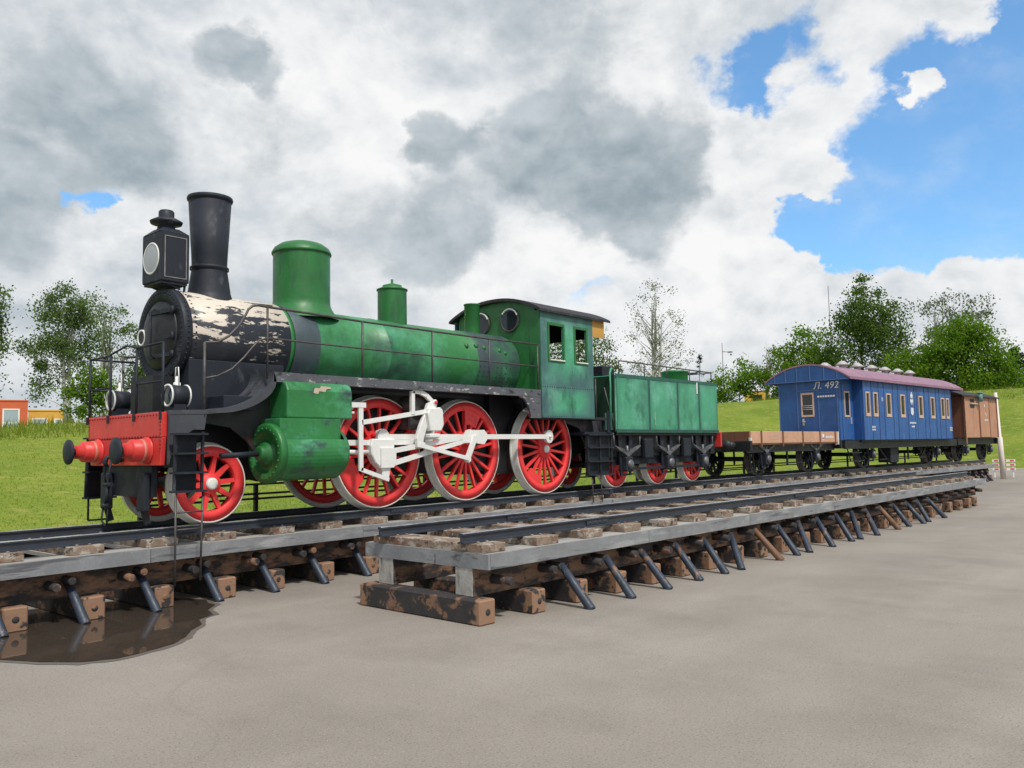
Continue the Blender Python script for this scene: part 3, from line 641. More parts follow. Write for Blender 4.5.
# ------------------------------------------------------------------ the locomotive (x along the track, world z)
YC = 10.62
def loco():
    O = (9, YC, ZT)
    root = empty('steam_locomotive', O, 0, 'green steam locomotive with red spoked wheels, red buffer beam and peeling black smokebox', 'locomotive')
    B = lambda: MB(O)
    def P(g, name, mat, parent=root, **k): return g.build(name, mat, parent, **k)
    ZB, RB = 3.405, .605
    X = (1, 0, 0)
    # boiler barrel with cladding bands
    g = B().lathe([(RB, 6.98), (RB+.012, 6.985), (RB+.012, 7.03), (RB, 7.04), (RB, 8.86), (RB+.008, 8.865), (RB+.008, 8.90), (RB, 8.905), (RB, 10.95), (RB+.010, 10.96), (RB+.010, 12.15), (1e-4, 12.15)], (0, YC, ZB), X, 64)
    boiler = P(g, 'boiler', M['green'])
    g = B()
    for k in range(11):
        a = -1.45+k*.145*1.0
        for x in (11.02, 11.14, 11.26, 11.50, 11.62, 11.74, 11.86): 
            if a < .1: g.dome((x, YC-math.cos(a)*(RB+.014), ZB+math.sin(a)*(RB+.014)), (0, -math.cos(a), math.sin(a)), .013)
    P(g, 'stay_bolts', M['slate'], boiler)
    g = B()
    for x, z in ((10.72, 3.66), (10.98, 3.68), (11.18, 3.66), (11.6, 3.64), (11.75, 3.60)):
        y = YC-math.sqrt(max(.01, RB*RB-(z-ZB)**2)); g.lathe([(.045, 0), (.045, .02), (.03, .04), (1e-4, .042)], (x, y+.004, z), (0, -1, .45), 12)
    P(g, 'wash_plug', M['darkgreen'], boiler)
    P(B().lathe([(RB+.011, 7.06), (RB+.014, 7.065), (RB+.014, 7.50), (RB+.011, 7.505)], (0, YC, ZB), X, 64, a0=0), 'lagging_band', pm('slate_band', (.060, .085, .098), .5, vary=.25, vscale=2, layers=[((.06, .22, .13), (2, 2, 2), .56, .2)]), boiler)
    P(B().lathe([(RB+.011, 10.98), (RB+.014, 10.985), (RB+.014, 12.14)], (0, YC, ZB), X, 64), 'firebox_cladding', pm('firebox_paint', (.042, .066, .075), .45, vary=.25, vscale=2, layers=[((.030, .19, .06), (1.3, 2.0, 2.2), .43, .24), ((.085, .34, .19), (1.5, 2, 2), .60, .12)]), boiler)
    # smokebox
    RS = .625
    g = B().lathe([(1e-4, 5.44), (RS-.02, 5.44), (RS, 5.45), (RS, 6.98), (RB, 6.985)], (0, YC, ZB), X, 64)
    sm = P(g, 'smokebox', smokebox_mat(O))
    g = B().lathe([(RS+.004, 5.47), (RS+.014, 5.465), (RS+.014, 5.35), (RS+.006, 5.345), (.465, 5.345), (.465, 5.45)], (0, YC, ZB), X, 64)
    P(g, 'front_ring', M['slate'], sm)
    g = B()
    for k in range(56):
        a = 2*math.pi*k/56; c, s = math.cos(a), math.sin(a)
        g.dome((5.345, YC+c*(RS-.05), ZB+s*(RS-.05)), (-1, 0, 0), .015); 
        g.dome((5.41, YC+c*(RS+.014), ZB+s*(RS+.014)), (0, c, s), .016); g.dome((5.52, YC+c*RS, ZB+s*RS), (0, c, s), .013)
    P(g, 'rivets', M['slate'], sm)
    door = P(B().lathe([(.462, 5.40), (.462, 5.338), (.44, 5.322), (.30, 5.275), (.15, 5.245), (1e-4, 5.24)], (0, YC, ZB), X, 48), 'smokebox_door', M['black'])
    g = B()
    for z in (3.70, 3.36, 3.12):
        g.bar((5.285, YC-.40, z), (5.262, YC+.12, z), .03, .055, X); g.cyl((5.30, YC-.42, z-.05), (5.30, YC-.42, z+.05), .024, n=10)
    g.tube([(5.25, YC-.05, ZB-.32), (5.20, YC-.05, ZB-.28), (5.19, YC-.05, ZB+.30), (5.25, YC-.05, ZB+.34)], .013)
    P(g, 'hinge_straps', M['slate'], door)
    P(B().lathe([(.085, 5.30), (.09, 5.265), (.112, 5.265), (.112, 5.30)], (0, YC+.37, ZB+.0), X, 24), 'white_ring', M['white'], door)
    P(B().cyl((5.31, YC+.37, ZB+.0), (5.275, YC+.37, ZB+.0), .088, n=24), 'number_plate', M['black'], door)
    # chimney
    g = B().lathe([(.345, 3.93), (.30, 4.02), (.288, 4.06), (.238, 4.40), (.236, 4.42), (.243, 4.60), (.290, 5.39), (.262, 5.39), (.20, 4.4), (1e-4, 4.3)], (6.05, YC, 0), (0, 0, 1), 48)
    ch = P(g, 'chimney', M['slate'])
    P(B().lathe([(.287, 5.37), (.306, 5.385), (.312, 5.41), (.304, 5.435), (.275, 5.44), (.262, 5.41), (.265, 5.38)], (6.05, YC, 0), (0, 0, 1), 48), 'rim', M['slate'], ch)
    P(B().lathe([(.236, 4.38), (.262, 4.395), (.262, 4.43), (.236, 4.445)], (6.05, YC, 0), (0, 0, 1), 48), 'band', M['slate'], ch)
    # headlamp in front of the chimney
    lx0, lx1, ly0, ly1, lz0, lz1 = 5.20, 5.60, YC-.28, YC+.23, 4.10, 4.76
    ym, xm = (ly0+ly1)/2, (lx0+lx1)/2
    hl = P(B().box(lx0, lx1, ly0, ly1, lz0, lz1), 'headlamp', M['slate'], bevel=.012)
    rf = B()
    def frus(z0, a, z1, b): rf._add([(xm-.2*a, ym-.25*a, z0), (xm+.2*a, ym-.25*a, z0), (xm+.2*a, ym+.25*a, z0), (xm-.2*a, ym+.25*a, z0), (xm-.2*b, ym-.25*b, z1), (xm+.2*b, ym-.25*b, z1), (xm+.2*b, ym+.25*b, z1), (xm-.2*b, ym+.25*b, z1)], [(0,3,2,1),(4,5,6,7),(0,1,5,4),(1,2,6,5),(2,3,7,6),(3,0,4,7)])
    frus(lz1, 1.0, lz1+.085, .55)
    rf.lathe([(.125, lz1+.06), (.11, lz1+.13), (.10, lz1+.15), (.20, lz1+.165), (.21, lz1+.195), (.13, lz1+.24), (.10, lz1+.24), (.10, lz1+.33), (.085, lz1+.35), (1e-4, lz1+.355)], (xm, ym, 0), (0, 0, 1), 24)
    P(rf, 'lamp_cap', M['slate'], hl)
    P(B().lathe([(.19, -.006), (.205, -.012), (.215, -.006), (.215, .004), (.19, .004)], (lx0, ym, (lz0+lz1)/2-.01), X, 40), 'lens_rim', M['white'], hl)
    P(B().lathe([(1e-4, -.016), (.12, -.013), (.19, -.004)], (lx0, ym, (lz0+lz1)/2-.01), X, 40), 'lens', M['lens'], hl)
    g = B()
    for (a, b, c, d) in ((lx0+.05, lx1-.04, lz0+.05, lz0+.062), (lx0+.05, lx1-.04, lz1-.062, lz1-.05)): g.box(a, b, ly0-.006, ly0+.004, c, d)
    for a in (lx0+.05, lx1-.052): g.box(a, a+.012, ly0-.006, ly0+.004, lz0+.062, lz1-.062)
    P(g, 'side_panel_trim', pm('worn_trim', (.22, .21, .20), .5, vary=.4, vscale=9), hl)
    g = B()
    for y in (ly0+.06, ly1-.06):
        g.bar((lx0+.03, y, lz0), (5.50, y, 4.02), .03, .02); g.bar((lx1-.03, y, lz0), (5.56, y, 4.0), .03, .02)
    g.box(lx0+.02, lx1-.02, ly0+.02, ly1-.02, lz0-.03, lz0-.004)
    P(g, 'lamp_bracket', M['slate'], hl)
    # domes
    g = B().lathe([(.58, 3.84), (.50, 3.95), (.455, 4.03), (.438, 4.08), (.433, 4.13), (.433, 4.87)], (7.6, YC, 0), (0, 0, 1), 48)
    # the saddle flare only where it meets the barrel
    dm = P(g, 'steam_dome', M['darkgreen'])
    P(B().lathe([(.433, 4.865), (.452, 4.87), (.455, 4.89), (.452, 4.905), (.42, 4.965), (.33, 5.03), (.2, 5.07), (1e-4, 5.08)], (7.6, YC, 0), (0, 0, 1), 48), 'dome_lid', M['darkgreen'], dm)
    sd = P(B().lathe([(.25, 3.95), (.25, 4.565)], (9.46, YC, 0), (0, 0, 1), 40), 'sand_dome', M['darkgreen'])
    P(B().lathe([(.25, 4.56), (.268, 4.565), (.268, 4.585), (.17, 4.625), (.165, 4.655), (.05, 4.69), (.022, 4.70), (.022, 4.765), (1e-4, 4.77)], (9.46, YC, 0), (0, 0, 1), 40), 'dome_lid', M['darkgreen'], sd)
    fu = P(B().lathe([(.15, 3.9), (.148, 4.55), (.158, 4.56), (.158, 4.58), (.13, 4.585), (.12, 4.4), (1e-4, 4.38)], (11.5, YC+.02, 0), (0, 0, 1), 28), 'safety_valve_casing', M['darkgreen'])
    # saddle, frames, firebox
    g = B().box(5.46, 6.9, YC-.56, YC+.56, 2.30, 3.06); g.box(5.7, 6.15, 9.62, 10.05, 2.38, 2.57)
    P(g, 'smokebox_saddle', M['slate'], bevel=.01)
    g = B()
    for y in (10.24, 10.95): g.prism([(5.0, 1.62), (5.35, 1.62), (6.3, 1.5), (6.6, 1.42), (7.6, 1.42), (13.8, 1.42), (14.6, 1.8), (14.6, 2.35), (5.0, 2.30)], y, y+.05)
    g.box(5.1, 14.4, 10.3, 10.9, 2.25, 2.84)
    P(g, 'main_frame', M['black'])
    P(B().box(11.42, 12.10, 10.16, 11.08, 1.35, 2.84), 'ash_pan', M['black'])
    g = B().prism([(5.02, 1.66), (5.15, 1.66), (5.25, 2.0), (5.5, 2.22), (5.9, 2.16), (6.15, 1.98), (6.32, 1.75), (6.42, 1.42), (6.6, 1.42), (6.6, 2.72), (6.2, 2.64), (5.8, 2.34), (5.02, 2.30)], 9.80, 9.84)
    P(g, 'wheel_arch_plate', pm('rusty_plate', (.022, .022, .026), .6, vary=.3, vscale=3, layers=[((.10, .05, .03), (2, 2, 2.5), .56, .15)]))
    g = B()
    for hx in (8.52, 10.50, 12.72): g.prism([(hx+.93*math.cos(a*.13), 1.79+.93*math.sin(a*.13)) for a in range(3, 22)] , 10.10, 10.16)
    P(g, 'splashers', M['black'])
    # running board: flat front, S curve, long level part, drop at the cab
    top = [(4.92, 2.352), (5.40, 2.37)]; n = 16
    for i in range(n+1):
        t = i/n; a = math.pi/2*t
        top.append((5.50+.86*math.sin(a)**1.05, 2.385+.51*(1-math.cos(a))**.92))
    top[-1] = (6.36, 2.90)
    bot = [(4.92, 2.30), (5.40, 2.315)]
    for i in range(n+1):
        t = i/n; a = math.pi/2*t
        bot.append((5.56+.84*math.sin(a)**1.05, 2.33+.455*(1-math.cos(a))**.92))
    edge = B().strip(top, bot, 9.50, 9.58)
    thin = [(x, z-.03) for x, z in top]
    edge.strip(top[:], thin, 9.58, 11.70)
    edge.strip(top, bot, 11.66, 11.74)
    edge.prism([(4.92, 2.30), (5.36, 2.31), (5.40, 2.31), (5.37, 2.12), (5.22, 2.12), (5.05, 2.0), (4.96, 1.86), (4.92, 1.70)], 9.505, 9.56)
    P(edge, 'front_platform', M['slatemid'])
    g = B().box(6.36, 12.14, 9.50, 9.60, 2.765, 2.90); g.box(6.36, 12.14, 11.64, 11.74, 2.765, 2.90)
    for y0, y1 in ((9.60, 10.2), (11.04, 11.64)): g.box(6.36, 12.14, y0, y1, 2.87, 2.897)
    dr = [(11.50, 2.765), (11.66, 2.71), (11.76, 2.60), (11.82, 2.48), (11.84, 2.37), (12.14, 2.37), (12.14, 2.765)]
    g.prism(dr, 9.505, 9.55)
    P(g, 'running_board', pm('worn_board_edge', (.10, .105, .12), .65, vary=.25, vscale=3, layers=[((.45, .43, .40), (6, 9, 15), .60, .05), ((.02, .021, .025), (5, 5, 9), .58, .08)], bump=.3))
    # handrails along the running board
    def hz(x): return 3.765
    posts = [(5.37, 2.38, 3.21), (6.27, 2.9, 3.765), (7.89, 2.9, 3.74), (9.33, 2.9, 3.735), (10.72, 2.9, 3.735), (12.08, 2.9, 3.75)]
    for sgn, yy in ((1, 9.52), (-1, 2*YC-9.52)):
        g = B()
        up = [(5.37, yy, 3.21), (5.55, yy, 3.23), (5.70, yy, 3.32), (5.83, yy, 3.45), (5.93, yy, 3.60), (5.98, yy, 3.70), (6.05, yy, 3.755), (6.14, yy, 3.77)] + [(x, yy, z) for x, _, z in posts[1:]]
        lo = [(5.37, yy, 2.76), (5.55, yy, 2.80), (5.75, yy, 2.90), (5.92, yy, 3.06), (6.04, yy, 3.20), (6.14, yy, 3.30), (6.26, yy, 3.345)] + [(x, yy, 3.335) for x, _, z in posts[2:]]
        g.tube(up, .017); g.tube(lo, .013)
        P(g, 'handrail', M['pipe'])
        for x, z0, z1 in posts: P(B().tube([(x, yy, z0-.1), (x, yy, z1)], .016 if x > 6 else .018), 'handrail_post', M['pipe'])
    # buffer beam, buffers
    bb = P(B().box(4.86, 4.93, 9.58, 11.60, 2.03, 2.335).prism([(9.62, 1.69), (11.52, 1.69), (11.60, 2.03), (9.58, 2.03)], 4.865, 4.925, 'yz'), 'buffer_beam', M['red'], bevel=.008)
    g = B()
    for k in range(26):
        y = 9.63+k*.077
        for z in (2.305, 2.045): g.dome((4.86, y, z), (-1, 0, 0), .016)
    for k in range(9):
        g.dome((4.86, 9.61, 1.9+.045*k), (-1, 0, 0), .014); g.dome((4.86, 11.57, 2.06+.03*k), (-1, 0, 0), .012)
    P(g, 'rivets', pm('rivet_red', (.22, .014, .012), .5), bb)
    for y in (9.60, 10.28, 11.0, 11.62): P(B().box(4.84, 4.858, y-.02, y+.02, 2.24, 2.345), 'rail_clip', M['slate'], bb)
    for y in (YC-.68, YC+.66):
        b = P(B().lathe([(.165, 4.86), (.165, 4.84), (.135, 4.835), (.135, 4.66), (.125, 4.645), (.09, 4.635), (.09, 4.56), (1e-4, 4.56)], (0, y, 1.875), X, 28), 'buffer', M['red'])
        P(B().lathe([(.136, 4.77), (.142, 4.775), (.142, 4.80), (.136, 4.805)], (0, y, 1.875), X, 28), 'collar', pm('worn_ring', (.55, .20, .14), .5), b)
        P(B().lathe([(1e-4, 4.57), (.045, 4.57), (.045, 4.52), (.10, 4.505), (.160, 4.495), (.163, 4.475), (.10, 4.46), (1e-4, 4.455)], (0, y, 1.875), X, 28), 'buffer_disc', M['slate'], b)
    # screw coupling under the beam
    cp = P(B().lathe([(.09, 4.84), (.09, 4.80), (.05, 4.78), (.05, 4.70), (1e-4, 4.69)], (0, YC-.05, 1.82), X, 16).tube([(4.72, YC-.05, 1.82), (4.66, YC-.05, 1.80), (4.63, YC-.05, 1.74), (4.66, YC-.05, 1.69)], .028), 'coupling_hook', M['slate'])
    g = B(); y = YC-.05
    for dy in (-.055, .055): g.tube([(4.69, y+dy, 1.78), (4.66, y+dy*1.2, 1.58), (4.68, y+dy, 1.46)], .013)
    g.cyl((4.68, y-.10, 1.46), (4.68, y+.10, 1.46), .028, n=10); g.cyl((4.68, y, 1.46), (4.66, y, 1.22), .022, n=10); g.cyl((4.66, y-.10, 1.20), (4.66, y+.10, 1.20), .028, n=10)
    for dy in (-.07, .07): g.tube([(4.66, y+dy, 1.20), (4.64, y+dy*1.1, 1.02), (4.66, y+dy*.5, .96), (4.66, y, .95)], .013)
    P(g, 'coupling_links', M['slate'], cp)
    P(B().box(4.93, 5.0, 9.95, 11.30, 1.30, 1.70), 'front_plate', M['slate'])
    for y in (9.97, 10.97): P(B().box(4.85, 4.928, y, y+.21, 1.13, 1.60), 'guard_iron', M['slate'], bevel=.015)
    for y in (10.07, 11.08): P(B().bar((4.90, y, 1.14), (4.95, y, .97), .03, .08), 'rail_guard', M['black'])
    # front railings
    def rails(pts, name='front_railing'):
        g = B()
        for a, b, r in pts: g.tube([a, b], r)
        P(g, name, M['slate'])
    zt, zm, x0 = 3.13, 2.71, 4.88
    rails([((x0, 11.62, 2.25), (x0, 11.62, zt), .017), ((x0, 11.0, 2.25), (x0, 11.0, zt), .017), ((x0, 11.62, zt), (x0, 11.0, zt), .015), ((x0, 11.62, zm), (x0, 11.0, zm), .013), ((x0, 11.62, zt), (5.5, 11.62, zt), .015), ((x0, 11.62, zm), (5.5, 11.62, zm), .013), ((5.5, 11.62, 2.36), (5.5, 11.62, zt), .016)])
    rails([((x0, 10.28, 2.25), (x0, 10.28, zt+.04), .017), ((x0, 9.60, 2.25), (x0, 9.60, zt+.05), .017), ((x0, 10.28, zt+.04), (x0, 9.60, zt+.05), .015), ((x0, 10.28, zm), (x0, 9.60, zm), .013), ((x0, 10.28, zt+.04), (x0+.02, 10.6, zt+.10), .014), ((x0+.02, 10.6, zt+.10), (x0, 11.0, zt+.02), .014)])
    # two drum lanterns on the front platform
    for y in (11.28, 9.93):
        lx = 5.02 if y > 10.5 else 5.12
        g = B().cyl((lx, y, 2.56), (lx+.22, y, 2.56), .135, n=28); g.box(lx+.03, lx+.19, y-.09, y+.09, 2.37, 2.45)
        ln = P(g, 'lantern', M['slate'])
        for xx in (lx-.012, lx+.225): P(B().lathe([(.126, -.008), (.142, -.010), (.145, .008), (.12, .010)], (xx, y, 2.56), X, 28), 'lantern_rim', M['white'], ln)
        P(B().lathe([(1e-4, 0), (.12, .006)], (lx-.008, y, 2.56), X, 24), 'lens', M['glass'], ln)
        P(B().lathe([(.045, 2.67), (.045, 2.72), (.022, 2.74), (.022, 2.80), (1e-4, 2.81)], (lx+.11, y, 0), (0, 0, 1), 12).tube([(lx+.11, y-.05, 2.70), (lx+.11, y-.03, 2.92), (lx+.11, y+.03, 2.92), (lx+.11, y+.05, 2.70)], .008), 'lantern_top', M['white'], ln)
    # step ladder at the front corner, near side (and its twin on the far side)
    for yy, z0 in ((9.33, 1.38), (11.72, 1.25)):
        g = B(); x0_, x1_ = 4.93, 5.25
        g.bar((x0_-.02, yy, 2.07), (x0_-.05, yy-.02, z0), .03, .03); g.bar((x1_, yy, 2.09), (x1_-.02, yy-.02, z0), .03, .03)
        g.box(x0_, x1_-.03, yy+.09, yy+.10, z0, 2.06)
        ld = P(g, 'step_ladder', M['slate'])
        for z in (2.06, 1.83, 1.60, z0): P(B().box(x0_-.05, x1_+.02, yy-.10, yy+.09, z-.012, z+.012), 'step', M['slate'], ld)
        if yy < 10:
            g = B().tube([(4.89, yy-.05, z0), (4.875, yy-.08, .30)], .013); g.tube([(5.23, yy-.05, z0), (5.19, yy-.08, .33)], .013)
            for z in (1.14, .94): g.tube([(4.888, yy-.06, z), (5.225, yy-.06, z)], .011)
            P(g, 'hanging_ladder', M['pipe'], ld)
        else:
            g = B().tube([(4.93, yy, z0), (4.93, yy, .95)], .014); g.tube([(5.22, yy, z0), (5.22, yy, .95)], .014); g.tube([(4.93, yy, .95), (5.22, yy, .95)], .014)
            P(g, 'hanging_ladder', M['black'], ld)
    # cylinders, valve chests (both sides)
    for sg in (-1, 1):
        y = YC+sg*1.06
        A = (0, y, 1.81)
        rc = .37; cs = [(y+sg*rc*math.cos(R(a)), 1.81+rc*math.sin(R(a))) for a in range(26, -207, -8)]
        cs = [(y+sg*.20, 2.275), (y+sg*.20, 1.985), (y+sg*rc*math.cos(R(27)), 1.985)] + cs + [(y-sg*.40, 2.275)]
        g = B().prism(cs, 6.36, 7.36, 'yz'); g.lathe([(.33, 7.36), (.33, 7.42), (1e-4, 7.42)], A, X, 36)
        cy = P(g, 'cylinder', M['cylgreen'], bevel=.006)
        c = P(B().lathe([(.365, 6.355), (.40, 6.35), (.40, 6.27), (.385, 6.255), (.27, 6.25), (.26, 6.31), (.15, 6.31), (.145, 6.24), (.105, 6.235), (.10, 6.17), (.075, 6.16), (1e-4, 6.16)], A, X, 40), 'cylinder_cover', M['darkgreen'], cy)
        g = B()
        for k in range(22):
            a = 2*math.pi*k/22; g.dome((6.252, y+math.cos(a)*.33, 1.81+math.sin(a)*.33), (-1, 0, 0), .017)
        P(g, 'cover_bolts', M['darkgreen'], c)
        P(B().cyl((6.20, y, 1.81), (5.62, y, 1.79), .036, n=14), 'piston_tail_rod', M['slate'], cy)
        oy = YC+sg*1.22; iy = YC+sg*.55
        pts = [(6.50, 2.27), (7.62, 2.27), (7.62, 2.70), (7.56, 2.79), (6.50, 2.80)]
        prof = [(oy, 2.28), (oy, 2.66), (oy-sg*.04, 2.75), (oy-sg*.14, 2.80), (iy, 2.80), (iy, 2.28)]
        v = P(B().prism(prof, 6.50, 7.60, 'yz'), 'valve_chest', M['cylgreen'] if sg < 0 else M['darkgreen'], bevel=.02, seg=2)
        if sg < 0:
            p = MB(O); 
            p.prism([(6.92, 2.63), (7.0, 2.62), (7.02, 2.66), (7.12, 2.65), (7.14, 2.69), (7.22, 2.70), (7.21, 2.725), (7.05, 2.73), (7.03, 2.70), (6.94, 2.70), (6.93, 2.66)], oy-.0035, oy-.001)
            P(p, 'bare_patch', pm('bare_cream', (.56, .45, .34), .8, vary=.15, vscale=9), v)
        # white motion
        yr = YC+sg*.90; t = .045
        ya, yb = (yr-sg*.0), (yr+sg*t); lo_, hi_ = min(ya, yb), max(ya, yb)
        Wt = M['white']
        g = B().box(7.5, 9.0, lo_, hi_, 1.905, 1.985); g.cyl((7.5, yr, 1.81), (8.2, yr, 1.80), .035, n=12); g.prism([(9.0, 1.905), (9.0, 1.985), (9.28, 2.06), (9.28, 1.98)], lo_, hi_)
        P(g, 'slide_bar', Wt)
        q0, q1 = min(yr-sg*.05, yr+sg*.10), max(yr-sg*.05, yr+sg*.10)
        g = B().prism([(8.13, 1.90), (8.16, 2.0), (8.61, 2.0), (8.60, 1.86), (8.56, 1.72), (8.62, 1.60), (8.52, 1.55), (8.50, 1.42), (8.42, 1.36), (8.36, 1.40), (8.34, 1.54), (8.22, 1.64), (8.15, 1.76)], q0, q1)
        g.box(8.33, 8.43, yr-.03, yr+.05, 2.0, 2.13)
        P(g, 'crosshead', Wt, bevel=.015)
        yo = yr+sg*.085; w0, w1 = min(yo, yo+sg*.045), max(yo, yo+sg*.045)
        g = B(); big = (10.37, 2.03)
        g.bar((8.45, (w0+w1)/2, 1.80), (10.3, (w0+w1)/2, 2.04), .045, .075, (0, 1, 0)); g.bar((8.45, (w0+w1)/2, 1.60), (10.25, (w0+w1)/2, 1.98), .045, .075, (0, 1, 0))
        g.prism([(big[0]+.115*math.cos(a*math.pi/6), big[1]+.115*math.sin(a*math.pi/6)) for a in range(12)], w0-.012, w1+.012); g.prism([(8.3, 1.56), (8.55, 1.56), (8.6, 1.64), (8.6, 1.86), (8.3, 1.86)], w0-.005, w1+.005)
        g.prism([(10.08, 1.925), (10.36, 1.93), (10.36, 2.12), (10.08, 2.05)], w0-.006, w1+.006)
        P(g, 'connecting_rod', Wt)
        yo = yr-sg*.0; w0, w1 = min(yo, yo+sg*.04), max(yo, yo+sg*.04)
        g = B()
        for xa, xb in ((8.39, 10.37), (10.37, 12.59)):
            g.bar((xa, (w0+w1)/2, 2.03), (xb, (w0+w1)/2, 2.03), .04, .085, (0, 1, 0))
        for xc in (8.42, 10.37, 12.59):
            g.prism([(xc+.115*math.cos(a*math.pi/6), 2.03+.125*math.sin(a*math.pi/6)) for a in range(12)], w0-.012, w1+.012)
        g.prism([(10.46, 1.92), (10.70, 1.90), (10.78, 1.985), (10.78, 2.075), (10.70, 2.15), (10.46, 2.14)], w0-.03, w1+.03)
        cr = P(g, 'coupling_rod', Wt)
        g = B()
        for xc in (10.37, 12.59): g.lathe([(.028, 0), (.028, .03), (1e-4, .035)], (xc, yr+sg*(.138 if xc < 11 else .052), 2.03), (0, sg, 0), 10)
        P(g, 'crank_pin', M['cream'], cr)
        # valve gear
        yo = yr+sg*.145; w0, w1 = min(yo, yo+sg*.03), max(yo, yo+sg*.03); ym_ = (w0+w1)/2
        P(B().bar((10.37, ym_, 2.03), (10.17, ym_, 1.66), .035, .10, (0, 1, 0)).lathe([(.07, -.02), (.07, .02)], (10.17, ym_, 1.66), (0, 1, 0), 14).prism([(10.1, 1.66), (10.14, 1.6), (10.24, 1.62), (10.24, 1.72)], w0, w1), 'return_crank', Wt)
        P(B().bar((10.17, ym_+sg*.03, 1.66), (9.02, ym_+sg*.03, 1.90), .03, .065, (0, 1, 0)), 'eccentric_rod', Wt)
        # expansion link: curved slotted plate hung from a bracket
        lk = [(9.00, 1.86), (9.08, 1.84), (9.14, 1.88), (9.13, 1.98), (9.20, 2.16), (9.32, 2.36), (9.38, 2.52), (9.33, 2.60), (9.24, 2.56), (9.18, 2.42), (9.06, 2.20), (8.98, 2.0)]
        P(B().prism(lk, w0-.02, w1+.02), 'expansion_link', Wt, bevel=.008)
        g = B().prism([(9.22, 2.12), (9.46, 2.12), (9.52, 2.22), (9.50, 2.46), (9.44, 2.50), (9.20, 2.48), (9.16, 2.40)], w0-.09, w1-.01)
        g.box(9.20, 9.42, w0-.10, w1, 2.01, 2.075)
        P(g, 'link_block', Wt, bevel=.012)
        br = [(8.90, 2.40), (8.90, 2.75), (8.93, 2.78), (9.05, 2.775), (9.20, 2.73), (9.33, 2.64), (9.40, 2.58), (9.43, 2.62)]
        g = B()
        for a, b in zip([(8.92, 2.38), (8.92, 2.745), (9.08, 2.74), (9.22, 2.69), (9.34, 2.60)], [(8.92, 2.745), (9.08, 2.74), (9.22, 2.69), (9.34, 2.60), (9.41, 2.50)]): g.bar((a[0], ym_, a[1]), (b[0], ym_, b[1]), .05, .07, (0, 1, 0))
        g.lathe([(.05, -.03), (.05, .03), (1e-4, .035)], (9.40, ym_, 2.58), (0, sg, 0), 14)
        P(g, 'link_bracket', Wt)
        P(B().lathe([(.03, 0), (.03, .02), (1e-4, .022)], (9.40, ym_+sg*.035, 2.58), (0, sg, 0), 12), 'pivot_cap', M['red'])
        P(B().lathe([(.17, -.25), (.17, .06), (.10, .08), (1e-4, .08)], (9.16, yr-sg*.02, 2.53), (0, sg, 0), 24).box(8.98, 9.28, min(yr, yr-sg*.3), max(yr, yr-sg*.3), 2.15, 2.42), 'reverser_shaft', M['pipe'])
        P(B().bar((7.90, ym_, 2.24), (9.20, ym_, 2.43), .03, .07, (0, 1, 0)), 'radius_rod', Wt)
        g = B().bar((7.88, ym_, 2.53), (7.88, ym_, 1.53), .03, .085, (0, 1, 0), .03, .075); g.box(7.58, 7.97, w0-.006, w1+.006, 2.46, 2.535); g.box(7.58, 7.75, w0-.004, w1+.004, 2.37, 2.40)
        P(g, 'combination_lever', Wt)
        P(B().bar((7.88, ym_, 1.55), (8.42, ym_, 1.38), .03, .06, (0, 1, 0)), 'union_link', Wt)
    # wheels
    for sg in (-1, 1):
        fl = sg > 0; y = YC+sg*.665
        L = lambda x, z: (x-O[0], y-O[1], z-O[2])
        make_wheel('leading_wheel', root, .510, 10, M['wheelred'], M['cream'], L(5.68, ZT+.512), .1, None, True, .27, .062, flip=fl, rim=.69, capr=.55)
        for i, hx in enumerate((8.52, 10.50, 12.72)):
            cw = [(R(190), R(232), .58), (R(58), R(92), .52), (R(222), R(258), .62)][i]
            make_wheel('driving_wheel', root, .868, 18, M['wheelred'], M['cream'], L(hx, ZT+.872), .12+.05*i, cw, i == 2, .21, .047, (-.14, .255), flip=fl, capr=.42)
    g = B()
    for hx, z in ((5.66, ZT+.512), (8.52, ZT+.872), (10.50, ZT+.872), (12.72, ZT+.872)): g.cyl((hx, YC-.6, z), (hx, YC+.6, z), .08, n=14)
    P(g, 'axles', M['black'])
    # cab
    y0, y1, xf, xr = 9.50, 2*YC-9.50, 12.16, 13.88
    def arch(y): t = (y-YC)/(y1-YC); return 4.435+.265*(1-abs(t)**2.2)
    ys = [y0+(y1-y0)*k/16 for k in range(17)]
    front = B().prism([(y, 2.88) for y in (y0+.01, y1-.01)] + [(y, arch(y)-.02) for y in reversed(ys[1:-1])], xf, xf+.03, 'yz')
    fr = P(front, 'cab_front', M['darkgreen'])
    P(B().box(xf-.012, xf+.002, y0+.02, y0+.26, 2.9, 4.42), 'corner_panel', M['darkgreen'], fr)
    for wy in (YC-.38, YC+.38):
        P(B().cyl((xf-.015, wy, 4.30), (xf-.03, wy, 4.30), .20, n=32), 'round_window', M['glass'], fr)
        P(B().lathe([(.195, 0), (.205, -.035), (.235, -.035), (.24, 0)], (xf-.002, wy, 4.30), X, 36), 'window_ring', M['pipe'], fr)
        rim = MB(O); n = 12
        for k in range(n):
            a, b = R(35+125*k/n), R(35+125*(k+1)/n)
            rim.tube([(xf-.038, wy+.215*math.cos(a), 4.30+.215*math.sin(a)), (xf-.038, wy+.215*math.cos(b), 4.30+.215*math.sin(b))], .018, 6)
        P(rim, 'white_hood', M['white'], fr)
